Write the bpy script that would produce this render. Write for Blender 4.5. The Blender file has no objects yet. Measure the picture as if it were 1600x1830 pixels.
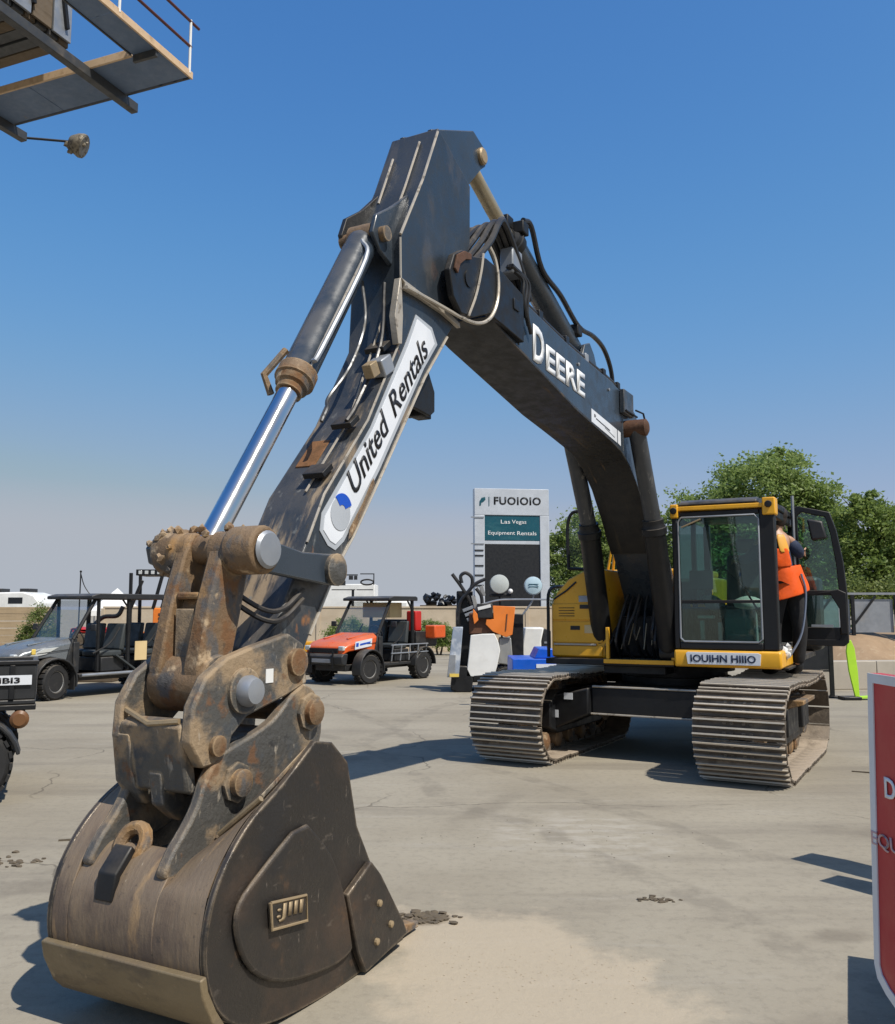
import bpy, bmesh, math, random
from mathutils import Vector, Matrix, Quaternion
random.seed(7)
SC = bpy.context.scene
COL = SC.collection
PI = math.pi
R = math.radians

# ------------------------------------------------------------------ camera
CAM_H = 1.6
PITCH = math.atan((1088 - 915) / 1600)
cd = bpy.data.cameras.new('camera')
cam = bpy.data.objects.new('camera', cd)
COL.objects.link(cam)
cam.location = (0, 0, CAM_H)
cam.rotation_euler = (PI / 2 + PITCH, 0, 0)
cd.sensor_fit = 'HORIZONTAL'
cd.sensor_width = 36
cd.lens = 36
cd.clip_start = 0.05
cd.clip_end = 6000
SC.camera = cam

# ------------------------------------------------------------------ sky and sun
SUN = Vector((0.50, -0.49, 1.0)).normalized()          # direction towards the sun
wd = bpy.data.worlds.new('World')
SC.world = wd
wd.use_nodes = True
wn = wd.node_tree
bg = wn.nodes['Background']
sky = wn.nodes.new('ShaderNodeTexSky')
sky.sky_type = 'NISHITA'
sky.sun_disc = False
sky.sun_elevation = math.asin(SUN.z)
sky.sun_rotation = math.atan2(SUN.x, SUN.y)
sky.altitude = 300
sky.air_density = 1.0
sky.dust_density = 1.2
sky.ozone_density = 2.0
hs = wn.nodes.new('ShaderNodeHueSaturation')
hs.inputs['Saturation'].default_value = 1.25
wn.links.new(sky.outputs[0], hs.inputs['Color'])
sc1 = wn.nodes.new('ShaderNodeVectorMath')
sc1.operation = 'SCALE'
sc1.inputs['Scale'].default_value = 0.16
wn.links.new(hs.outputs[0], sc1.inputs[0])
crv = wn.nodes.new('ShaderNodeRGBCurve')                 # hazy dry air: the bright band at the horizon is held back
cm = crv.mapping
cm.extend = 'HORIZONTAL'
for ci, pts in ((0, ((0, 0), (0.072, 0.064), (0.136, 0.128), (0.314, 0.275), (0.61, 0.400), (1, 0.44))),
                (1, ((0, 0), (0.191, 0.205), (0.314, 0.312), (0.597, 0.413), (0.879, 0.458), (1, 0.485))),
                (2, ((0, 0), (0.44, 0.515), (0.645, 0.615), (0.80, 0.615), (0.939, 0.575), (0.985, 0.535), (1, 0.525)))):
    cv = cm.curves[ci]
    cv.points[0].location = pts[0]
    cv.points[1].location = pts[-1]
    for p_ in pts[1:-1]:
        cv.points.new(*p_)
cm.update()
wn.links.new(sc1.outputs[0], crv.inputs['Color'])
sc2 = wn.nodes.new('ShaderNodeVectorMath')
sc2.operation = 'SCALE'
sc2.inputs['Scale'].default_value = 1 / 0.15
spx = wn.nodes.new('ShaderNodeSeparateXYZ')
wn.links.new(sc1.outputs[0], spx.inputs[0])
hz = wn.nodes.new('ShaderNodeMapRange')                  # thick low haze greys the last degrees of sky
hz.inputs[1].default_value = 0.40
hz.inputs[2].default_value = 0.60
wn.links.new(spx.outputs[0], hz.inputs[0])
hm = wn.nodes.new('ShaderNodeMix')
hm.data_type = 'RGBA'
wn.links.new(hz.outputs[0], hm.inputs[0])
wn.links.new(crv.outputs[0], hm.inputs[6])
hm.inputs[7].default_value = (0.425, 0.462, 0.522, 1)
wn.links.new(hm.outputs[2], sc2.inputs[0])
wn.links.new(sc2.outputs[0], bg.inputs[0])
bg.inputs[1].default_value = 0.15
sd = bpy.data.lights.new('sun', 'SUN')
sun = bpy.data.objects.new('sun', sd)
COL.objects.link(sun)
sun.rotation_euler = (-SUN).to_track_quat('-Z', 'Y').to_euler()
sun.location = (10, -10, 30)
sd.energy = 5.0
sd.angle = R(0.53)
sd.color = (1.0, 0.945, 0.85)
SC.view_settings.view_transform = 'Standard'
SC.view_settings.look = 'None'
SC.view_settings.exposure = 0.0
SC.view_settings.gamma = 1
SC.view_settings.use_curve_mapping = False

# ------------------------------------------------------------------ materials
def mat(name, base, rough=0.5, metal=0.0, layers=(), up=None, bump=None, spec=None, emit=None, rvar=0.12, low=None, edge=None):
    """layers: (colour, scale or 3 scales, lo, hi, strength[, detail]) noise masked patches over the base colour"""
    m = bpy.data.materials.new(name)
    m.use_nodes = True
    nt = m.node_tree
    N, Lk = nt.nodes, nt.links
    b = N['Principled BSDF']
    b.inputs['Roughness'].default_value = rough
    b.inputs['Metallic'].default_value = metal
    if spec is not None:
        b.inputs['Specular IOR Level'].default_value = spec
    tc = N.new('ShaderNodeTexCoord')
    def noise(sc, detail=6, off=0.0, rgh=0.6):
        mp = N.new('ShaderNodeMapping')
        s = (sc, sc, sc) if isinstance(sc, (int, float)) else sc
        mp.inputs['Scale'].default_value = s
        mp.inputs['Location'].default_value = (off, off * 1.7, off * 0.6)
        Lk.new(tc.outputs['Object'], mp.inputs[0])
        nz = N.new('ShaderNodeTexNoise')
        nz.inputs['Scale'].default_value = 1.0
        nz.inputs['Detail'].default_value = detail
        nz.inputs['Roughness'].default_value = rgh
        Lk.new(mp.outputs[0], nz.inputs['Vector'])
        return nz.outputs['Fac']
    def ramp(src, lo, hi, out=1.0):
        mr = N.new('ShaderNodeMapRange')
        mr.inputs[1].default_value = lo
        mr.inputs[2].default_value = hi
        mr.inputs[3].default_value = 0
        mr.inputs[4].default_value = out
        mr.interpolation_type = 'SMOOTHSTEP'
        Lk.new(src, mr.inputs[0])
        return mr.outputs[0]
    def mix(f, a, c):
        mx = N.new('ShaderNodeMix')
        mx.data_type = 'RGBA'
        if hasattr(f, 'links'):
            Lk.new(f, mx.inputs[0])
        else:
            mx.inputs[0].default_value = f
        for sock, val in ((mx.inputs[6], a), (mx.inputs[7], c)):
            if hasattr(val, 'links'):
                Lk.new(val, sock)
            else:
                sock.default_value = (*val, 1)
        return mx.outputs[2]
    col = mix(ramp(noise(2.3, 4), 0.3, 0.7, 0.5), base, tuple(c * 0.72 for c in base))
    lowf = None
    if low:                                   # mud cakes the end nearest the ground
        sz = N.new('ShaderNodeSeparateXYZ')
        Lk.new(tc.outputs['Object'], sz.inputs[0])
        lowf = ramp(sz.outputs[2], low[1], low[0], 1.0 - low[2])
        aa = N.new('ShaderNodeMath')
        aa.operation = 'ADD'
        aa.inputs[1].default_value = low[2]
        Lk.new(lowf, aa.inputs[0])
        lowf = aa.outputs[0]
    dustsum = None
    for i, ly in enumerate(layers):
        c, sc, lo, hi, st = ly[:5]
        f = ramp(noise(sc, ly[5] if len(ly) > 5 else 8, 3.1 * i + 1.3), lo, hi, st)
        if lowf is not None:
            ml = N.new('ShaderNodeMath')
            ml.operation = 'MULTIPLY'
            Lk.new(f, ml.inputs[0])
            Lk.new(lowf, ml.inputs[1])
            f = ml.outputs[0]
        col = mix(f, col, c)
        if dustsum is None:
            dustsum = f
        else:
            mx = N.new('ShaderNodeMath')
            mx.operation = 'MAXIMUM'
            Lk.new(dustsum, mx.inputs[0])
            Lk.new(f, mx.inputs[1])
            dustsum = mx.outputs[0]
    if up:
        g = N.new('ShaderNodeNewGeometry')
        sp = N.new('ShaderNodeSeparateXYZ')
        Lk.new(g.outputs['Normal'], sp.inputs[0])
        f = ramp(sp.outputs[2], 0.25, 0.95, up[1])
        mm = N.new('ShaderNodeMath')
        mm.operation = 'MULTIPLY'
        Lk.new(f, mm.inputs[0])
        Lk.new(ramp(noise(5, 6, 9.0), 0.25, 0.6, 1), mm.inputs[1])
        col = mix(mm.outputs[0], col, up[0])
    if edge:                                  # paint rubbed off along the plate edges
        bv = N.new('ShaderNodeBevel')
        bv.samples = 4
        bv.inputs['Radius'].default_value = edge[1]
        gg = N.new('ShaderNodeNewGeometry')
        dt = N.new('ShaderNodeVectorMath')
        dt.operation = 'DOT_PRODUCT'
        Lk.new(bv.outputs[0], dt.inputs[0])
        Lk.new(gg.outputs['Normal'], dt.inputs[1])
        e0 = N.new('ShaderNodeMapRange')
        e0.inputs[1].default_value = 0.97
        e0.inputs[2].default_value = 0.80
        Lk.new(dt.outputs['Value'], e0.inputs[0])
        e1 = N.new('ShaderNodeMath')
        e1.operation = 'MULTIPLY'
        Lk.new(e0.outputs[0], e1.inputs[0])
        Lk.new(ramp(noise(13, 6, 7.7, 0.7), 0.36, 0.56, edge[2]), e1.inputs[1])
        col = mix(e1.outputs[0], col, edge[0])
    Lk.new(col, b.inputs['Base Color'])
    rn = ramp(noise(9, 5, 5.5), 0.3, 0.7, rvar * 2)
    ad = N.new('ShaderNodeMath')
    ad.operation = 'ADD'
    ad.use_clamp = True
    Lk.new(rn, ad.inputs[0])
    ad.inputs[1].default_value = rough - rvar
    last = ad.outputs[0]
    if dustsum is not None:
        m2 = N.new('ShaderNodeMath')
        m2.operation = 'MULTIPLY_ADD'
        m2.use_clamp = True
        Lk.new(dustsum, m2.inputs[0])
        m2.inputs[1].default_value = 0.4
        Lk.new(last, m2.inputs[2])
        last = m2.outputs[0]
        if metal > 0:
            m3 = N.new('ShaderNodeMath')
            m3.operation = 'MULTIPLY_ADD'
            m3.use_clamp = True
            Lk.new(dustsum, m3.inputs[0])
            m3.inputs[1].default_value = -metal
            m3.inputs[2].default_value = metal
            Lk.new(m3.outputs[0], b.inputs['Metallic'])
    Lk.new(last, b.inputs['Roughness'])
    if bump:
        bp = N.new('ShaderNodeBump')
        bp.inputs['Strength'].default_value = bump[1]
        bp.inputs['Distance'].default_value = 0.01
        Lk.new(noise(bump[0], 8, 2.2, 0.65), bp.inputs['Height'])
        Lk.new(bp.outputs[0], b.inputs['Normal'])
    if emit:
        b.inputs['Emission Color'].default_value = (*emit[0], 1)
        b.inputs['Emission Strength'].default_value = emit[1]
    return m

def glass(name, tint=(0.55, 0.75, 0.70), refl=0.12, rough=0.02, clear=0.8, k=1.0):
    m = bpy.data.materials.new(name)
    m.use_nodes = True
    nt = m.node_tree
    N, Lk = nt.nodes, nt.links
    out = N['Material Output']
    N.remove(N['Principled BSDF'])
    tr = N.new('ShaderNodeBsdfTransparent')
    tr.inputs[0].default_value = (*tint, 1)
    gl = N.new('ShaderNodeBsdfGlossy')
    gl.inputs['Roughness'].default_value = rough
    df = N.new('ShaderNodeBsdfDiffuse')
    df.inputs[0].default_value = (0.20, 0.30, 0.29, 1)
    fr = N.new('ShaderNodeFresnel')
    fr.inputs[0].default_value = 1.38
    ad = N.new('ShaderNodeMath')
    ad.operation = 'MULTIPLY_ADD'
    ad.use_clamp = True
    ad.inputs[1].default_value = k
    ad.inputs[2].default_value = refl
    Lk.new(fr.outputs[0], ad.inputs[0])
    tc = N.new('ShaderNodeTexCoord')
    nz = N.new('ShaderNodeTexNoise')
    nz.inputs['Scale'].default_value = 2.2
    nz.inputs['Detail'].default_value = 5
    Lk.new(tc.outputs['Object'], nz.inputs['Vector'])
    mr = N.new('ShaderNodeMapRange')
    mr.inputs[1].default_value = 0.35
    mr.inputs[2].default_value = 0.75
    mr.inputs[3].default_value = 0.02
    mr.inputs[4].default_value = 0.02 + (1 - clear) * 0.6
    Lk.new(nz.outputs[0], mr.inputs[0])
    m0 = N.new('ShaderNodeMixShader')
    Lk.new(mr.outputs[0], m0.inputs[0])
    Lk.new(tr.outputs[0], m0.inputs[1])
    Lk.new(df.outputs[0], m0.inputs[2])
    mx = N.new('ShaderNodeMixShader')
    Lk.new(ad.outputs[0], mx.inputs[0])
    Lk.new(m0.outputs[0], mx.inputs[1])
    Lk.new(gl.outputs[0], mx.inputs[2])
    Lk.new(mx.outputs[0], out.inputs[0])
    return m

DUST = (0.30, 0.25, 0.19)
MUD = (0.23, 0.165, 0.105)
RUST = (0.16, 0.075, 0.03)
m_char = mat('charcoal paint', (0.034, 0.046, 0.062), 0.30, 0.0,
             [(DUST, (1.6, 5, 1.6), 0.62, 0.85, 0.16), ((0.09, 0.11, 0.13), 14, 0.64, 0.76, 0.3), ((0.016, 0.019, 0.024), 5, 0.60, 0.72, 0.4)], (DUST, 0.35), (60, 0.05), edge=((0.34, 0.32, 0.28), 0.012, 0.5))
m_arm = mat('dusty charcoal paint', (0.028, 0.036, 0.046), 0.35, 0.0,
            [((0.34, 0.255, 0.165), (2.6, 9, 1.1), 0.53, 0.64, 0.85), ((0.03, 0.03, 0.03), (22, 30, 5), 0.60, 0.66, 0.7), ((0.26, 0.11, 0.035), (4, 5, 2.4), 0.64, 0.70, 0.9), ((0.17, 0.18, 0.18), (18, 18, 6), 0.60, 0.70, 0.7),
             (DUST, (1.4, 4, 1.4), 0.50, 0.75, 0.5), ((0.014, 0.016, 0.02), 4, 0.58, 0.7, 0.5)], (DUST, 0.35), (45, 0.2), low=(1.9, 3.7, 0.10), edge=((0.40, 0.36, 0.30), 0.014, 0.7))
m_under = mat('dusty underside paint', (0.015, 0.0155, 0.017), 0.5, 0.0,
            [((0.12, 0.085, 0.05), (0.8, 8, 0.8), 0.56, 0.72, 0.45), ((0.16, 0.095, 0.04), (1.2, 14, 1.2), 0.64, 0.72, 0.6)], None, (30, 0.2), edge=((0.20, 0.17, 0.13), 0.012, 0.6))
m_link = mat('rusty muddy steel', (0.190, 0.122, 0.066), 0.66, 0.05,
             [(RUST, 5, 0.50, 0.62, 0.85), ((0.34, 0.19, 0.07), 3.2, 0.52, 0.64, 0.7), ((0.085, 0.088, 0.092), (4, 4, 2.2), 0.53, 0.60, 0.85), ((0.48, 0.36, 0.23), 9, 0.57, 0.68, 0.85), ((0.04, 0.032, 0.026), 14, 0.60, 0.70, 0.7)], (MUD, 0.5), (22, 1.0), edge=((0.46, 0.33, 0.19), 0.02, 0.7))
m_coup = mat('worn coupler paint', (0.088, 0.086, 0.080), 0.5, 0.1,
             [((0.34, 0.24, 0.14), 3.4, 0.47, 0.60, 0.8), (RUST, 8, 0.58, 0.68, 0.8), ((0.050, 0.060, 0.072), 4.5, 0.54, 0.64, 0.7), ((0.44, 0.38, 0.30), (24, 24, 8), 0.62, 0.70, 0.6), ((0.022, 0.022, 0.024), 11, 0.62, 0.70, 0.7)], (MUD, 0.5), (26, 0.9), edge=((0.46, 0.36, 0.24), 0.022, 0.85))
m_shell = mat('scoured bucket shell', (0.265, 0.195, 0.130), 0.52, 0.25,
              [((0.135, 0.103, 0.078), (3, 40, 3), 0.46, 0.68, 0.6), ((0.42, 0.35, 0.265), (12, 150, 12), 0.60, 0.74, 0.45), ((0.080, 0.058, 0.050), (2.0, 3.2, 2.0), 0.50, 0.66, 0.65),
               ((0.40, 0.26, 0.13), (3.5, 9, 3.5), 0.56, 0.70, 0.65), ((0.06, 0.05, 0.045), 30, 0.62, 0.70, 0.6), ((0.50, 0.43, 0.33), (30, 60, 14), 0.68, 0.74, 0.6)], None, ((20, 60, 20), 0.4))
m_side = mat('bucket side plate', (0.036, 0.032, 0.029), 0.36, 0.3,
              [((0.075, 0.046, 0.028), 2.2, 0.48, 0.70, 0.7), ((0.14, 0.115, 0.09), (9, 9, 22), 0.64, 0.73, 0.5), ((0.014, 0.0135, 0.014), 3.2, 0.53, 0.68, 0.6), ((0.24, 0.20, 0.16), (46, 46, 10), 0.67, 0.72, 0.6), ((0.11, 0.06, 0.03), 7, 0.60, 0.70, 0.5)], (MUD, 0.25), (48, 0.35), edge=((0.36, 0.28, 0.19), 0.022, 0.85))
m_worn = mat('bare wear edge', (0.36, 0.27, 0.16), 0.5, 0.35, [((0.17, 0.12, 0.07), 9, 0.5, 0.7, 0.7)], None, (40, 0.3))
m_edge = mat('scraped steel edge', (0.48, 0.43, 0.36), 0.5, 0.4, [((0.10, 0.09, 0.08), 16, 0.55, 0.68, 0.8)], None, (40, 0.2))
m_shoe = mat('dusty track shoe', (0.095, 0.074, 0.055), 0.65, 0.1, [((0.26, 0.21, 0.155), 5, 0.5, 0.7, 0.6), ((0.05, 0.042, 0.035), 9, 0.55, 0.68, 0.6)], ((0.42, 0.345, 0.265), 0.85), (40, 0.35), edge=((0.40, 0.34, 0.27), 0.012, 0.6))
m_grous = mat('polished grouser tip', (0.62, 0.55, 0.45), 0.42, 0.3, [((0.26, 0.20, 0.15), 12, 0.58, 0.7, 0.6)], None, (40, 0.2))
m_black = mat('black steel', (0.011, 0.0115, 0.013), 0.48, 0.0, [(DUST, 3.5, 0.62, 0.88, 0.16)], (DUST, 0.22), (60, 0.12), spec=0.35)
m_rubber = mat('black rubber', (0.017, 0.017, 0.018), 0.75, 0.0, [(DUST, 5, 0.55, 0.8, 0.3)], (DUST, 0.3), (60, 0.2))
m_hose = mat('rubber hose', (0.018, 0.018, 0.020), 0.42, 0, [(DUST, 8, 0.58, 0.8, 0.35)], (DUST, 0.4), None)
m_chrome = mat('chrome rod', (0.72, 0.74, 0.77), 0.13, 1.0, [((0.40, 0.36, 0.30), (3, 3, 3), 0.66, 0.8, 0.3)], None, None, rvar=0.04)
m_drod = mat('dusty chrome rod', (0.42, 0.36, 0.25), 0.34, 0.5, [((0.30, 0.23, 0.13), 6, 0.5, 0.7, 0.7)], None, None)
m_grod = mat('dull grey rod', (0.060, 0.064, 0.070), 0.42, 0.3, [((0.06, 0.06, 0.06), (14, 14, 1), 0.5, 0.62, 0.7), ((0.28, 0.26, 0.23), (20, 20, 1), 0.60, 0.70, 0.6)], None, None)
m_yellow = mat('construction yellow paint', (0.80, 0.40, 0.018), 0.38, 0, [((0.36, 0.23, 0.08), 2.5, 0.58, 0.8, 0.35), ((0.45, 0.30, 0.12), 12, 0.64, 0.76, 0.4)], (DUST, 0.25), (70, 0.05))
m_orange = mat('orange red bodywork', (0.70, 0.11, 0.022), 0.35, 0, [((0.35, 0.16, 0.08), 3, 0.55, 0.8, 0.3)], (DUST, 0.3), None)
m_orange2 = mat('safety orange panel', (0.82, 0.22, 0.03), 0.55, 0, [((0.5, 0.17, 0.05), 4, 0.55, 0.75, 0.4)], None, None)
m_brown = mat('dark brown cover', (0.11, 0.045, 0.022), 0.7, 0, [], None, None)
m_vest = mat('hi vis orange cloth', (0.88, 0.105, 0.004), 0.8, 0, [((0.60, 0.065, 0.004), 9, 0.5, 0.7, 0.5)], None, (30, 0.4))
m_vband = mat('amber reflective band', (0.78, 0.38, 0.04), 0.5, 0, [], None, None)
m_navy = mat('navy cloth', (0.018, 0.030, 0.070), 0.85, 0, [((0.03, 0.05, 0.11), 8, 0.5, 0.7, 0.5)], None, (40, 0.4))
m_trous = mat('black work trousers', (0.012, 0.012, 0.014), 0.9, 0, [(DUST, 5, 0.6, 0.85, 0.12)], None, (40, 0.3))
m_skin = mat('skin', (0.42, 0.235, 0.15), 0.55, 0, [], None, None)
m_white = mat('white paint', (0.78, 0.78, 0.76), 0.45, 0, [((0.52, 0.48, 0.42), 4, 0.56, 0.78, 0.35)], None, None)
m_decal = mat('white vinyl decal', (0.74, 0.77, 0.82), 0.38, 0, [((0.35, 0.31, 0.25), (5, 5, 3), 0.62, 0.76, 0.5)], None, None)
m_dgrey = mat('grey vinyl border', (0.30, 0.33, 0.38), 0.4, 0, [(DUST, 6, 0.6, 0.75, 0.5)], None, None)
m_lgrey = mat('light grey vinyl', (0.42, 0.45, 0.49), 0.4, 0, [], None, None)
m_ink = mat('black lettering', (0.010, 0.010, 0.012), 0.5, 0, [], None, None)
m_wletter = mat('white lettering', (0.82, 0.83, 0.84), 0.4, 0, [((0.5, 0.47, 0.42), 9, 0.62, 0.75, 0.4)], None, None)
m_blue = mat('blue vinyl', (0.006, 0.075, 0.50), 0.4, 0, [], None, None)
m_bluep = mat('blue enamel', (0.010, 0.11, 0.60), 0.4, 0, [((0.05, 0.10, 0.30), 4, 0.58, 0.75, 0.4)], (DUST, 0.15), None)
m_silver = mat('silver bodywork', (0.235, 0.255, 0.27), 0.3, 0.5, [((0.35, 0.33, 0.29), 3, 0.55, 0.8, 0.35)], (DUST, 0.2), None)
m_plast = mat('black plastic', (0.020, 0.021, 0.023), 0.5, 0, [(DUST, 4, 0.56, 0.82, 0.25)], (DUST, 0.25), (80, 0.1))
m_seat = mat('dark vinyl seat', (0.045, 0.052, 0.055), 0.55, 0, [], None, (60, 0.1))
m_rim = mat('grey wheel rim', (0.34, 0.34, 0.33), 0.45, 0.4, [(DUST, 8, 0.5, 0.8, 0.5)], None, None)
m_tan = mat('tan card', (0.66, 0.50, 0.26), 0.7, 0, [], None, None)
m_red = mat('red plastic', (0.50, 0.020, 0.016), 0.45, 0, [], None, None)
m_redsign = mat('dark red sign face', (0.56, 0.05, 0.045), 0.42, 0, [((0.48, 0.045, 0.042), 2.0, 0.45, 0.65, 0.5)], None, None)
m_lens = mat('clear lamp lens', (0.70, 0.72, 0.70), 0.1, 0.3, [], None, None)
m_amber = mat('amber lens', (0.75, 0.55, 0.12), 0.2, 0, [], None, None)
m_grass_card = mat('lime green fabric', (0.42, 0.72, 0.03), 0.6, 0, [((0.32, 0.55, 0.03), 3, 0.5, 0.7, 0.4)], None, None)
m_teal = mat('teal sign panel', (0.006, 0.080, 0.115), 0.3, 0, [((0.01, 0.11, 0.14), (1, 1, 5), 0.5, 0.65, 0.5)], None, None)
m_signw = mat('pale sign cladding', (0.52, 0.56, 0.62), 0.45, 0.1, [((0.44, 0.47, 0.52), 0.6, 0.4, 0.7, 0.5)], None, None)
m_signd = mat('dark sign panel', (0.008, 0.0095, 0.013), 0.5, 0, [], None, None)
m_wall = mat('tan precast concrete', (0.52, 0.43, 0.32), 0.9, 0, [((0.42, 0.335, 0.24), (0.6, 0.6, 1.6), 0.5, 0.72, 0.6), ((0.56, 0.49, 0.39), 3, 0.56, 0.72, 0.5)], None, (25, 0.3))
m_board = mat('weathered board', (0.40, 0.30, 0.185), 0.85, 0, [((0.22, 0.16, 0.10), (0.6, 0.6, 14), 0.5, 0.7, 0.6)], None, (30, 0.3))
m_beam = mat('dark grey steel beam', (0.055, 0.058, 0.062), 0.5, 0.2, [((0.15, 0.12, 0.09), 3, 0.56, 0.74, 0.5)], None, (30, 0.2))
m_boardd = mat('dark weathered board', (0.14, 0.105, 0.07), 0.85, 0, [((0.06, 0.045, 0.03), (1, 1, 12), 0.5, 0.7, 0.6)], None, (30, 0.3))
m_steel = mat('galvanised steel', (0.33, 0.35, 0.38), 0.45, 0.5, [((0.20, 0.19, 0.17), 3, 0.55, 0.75, 0.5)], None, None)
m_soffit = mat('grey platform sheet', (0.120, 0.175, 0.275), 0.6, 0.1, [((0.10, 0.145, 0.22), 1.2, 0.45, 0.7, 0.5), ((0.24, 0.19, 0.13), 2.5, 0.66, 0.75, 0.4)], None, None)
m_trim = mat('bare timber edge', (0.60, 0.43, 0.27), 0.7, 0, [((0.35, 0.23, 0.13), 6, 0.5, 0.7, 0.6)], None, None)
m_railb = mat('brown painted rail', (0.105, 0.028, 0.018), 0.5, 0.1, [], None, None)
m_nest = mat('corroded lamp housing', (0.24, 0.21, 0.16), 0.6, 0.3, [((0.07, 0.06, 0.05), 14, 0.5, 0.62, 0.9)], None, (25, 0.9))
m_berm = mat('bare brown earth', (0.33, 0.225, 0.135), 0.95, 0, [((0.22, 0.15, 0.09), 1.2, 0.45, 0.7, 0.6), ((0.42, 0.33, 0.22), 5, 0.55, 0.7, 0.5)], None, (8, 0.8))
m_conc = mat('pale concrete block', (0.42, 0.375, 0.31), 0.9, 0, [((0.40, 0.35, 0.29), 1.5, 0.45, 0.7, 0.5)], None, (30, 0.2))
m_bark = mat('bark', (0.11, 0.085, 0.06), 0.95, 0, [((0.06, 0.045, 0.03), 6, 0.45, 0.65, 0.7)], None, (12, 0.8))
m_dirt = mat('dark soil', (0.12, 0.095, 0.065), 0.95, 0, [], None, (30, 0.8))
m_inter = mat('grey cab interior', (0.22, 0.24, 0.24), 0.7, 0, [], None, None)
m_paper = mat('pale instrument trim', (0.50, 0.50, 0.46), 0.7, 0, [], None, None)
m_glass = glass('green tinted cab glass', (0.62, 0.82, 0.78), 0.045, 0.02, 0.90)
m_glass2 = glass('clear windscreen', (0.92, 0.93, 0.92), 0.0, 0.03, 0.92, 0.25)
m_mirror = mat('mirror glass', (0.75, 0.80, 0.85), 0.04, 1.0, [], None, None, rvar=0.0)

def leafmat(name, c1, c2):
    m = bpy.data.materials.new(name)
    m.use_nodes = True
    nt = m.node_tree
    N, Lk = nt.nodes, nt.links
    b = N['Principled BSDF']
    b.inputs['Roughness'].default_value = 0.55
    g = N.new('ShaderNodeNewGeometry')
    tc = N.new('ShaderNodeTexCoord')
    nz = N.new('ShaderNodeTexNoise')
    nz.inputs['Scale'].default_value = 0.7
    nz.inputs['Detail'].default_value = 3
    Lk.new(tc.outputs['Object'], nz.inputs['Vector'])
    ad = N.new('ShaderNodeMath')
    ad.operation = 'MULTIPLY_ADD'
    Lk.new(g.outputs['Random Per Island'], ad.inputs[0])
    ad.inputs[1].default_value = 0.55
    sb = N.new('ShaderNodeMath')
    sb.operation = 'MULTIPLY_ADD'
    Lk.new(nz.outputs[0], sb.inputs[0])
    sb.inputs[1].default_value = 1.6
    sb.inputs[2].default_value = -0.6
    Lk.new(sb.outputs[0], ad.inputs[2])
    ad.use_clamp = True
    mx = N.new('ShaderNodeMix')
    mx.data_type = 'RGBA'
    Lk.new(ad.outputs[0], mx.inputs[0])
    mx.inputs[6].default_value = (*c1, 1)
    mx.inputs[7].default_value = (*c2, 1)
    Lk.new(mx.outputs[2], b.inputs['Base Color'])
    tl = N.new('ShaderNodeBsdfTranslucent')
    Lk.new(mx.outputs[2], tl.inputs[0])
    ms = N.new('ShaderNodeMixShader')
    ms.inputs[0].default_value = 0.5
    Lk.new(b.outputs[0], ms.inputs[1])
    Lk.new(tl.outputs[0], ms.inputs[2])
    Lk.new(ms.outputs[0], N['Material Output'].inputs[0])
    return m
m_leaf = leafmat('mid green leaves', (0.180, 0.260, 0.066), (0.315, 0.395, 0.125))
m_leaf2 = leafmat('dark green leaves', (0.135, 0.205, 0.046), (0.270, 0.345, 0.092))
m_leaf3 = leafmat('yellow green leaves', (0.12, 0.17, 0.04), (0.26, 0.30, 0.09))

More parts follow.
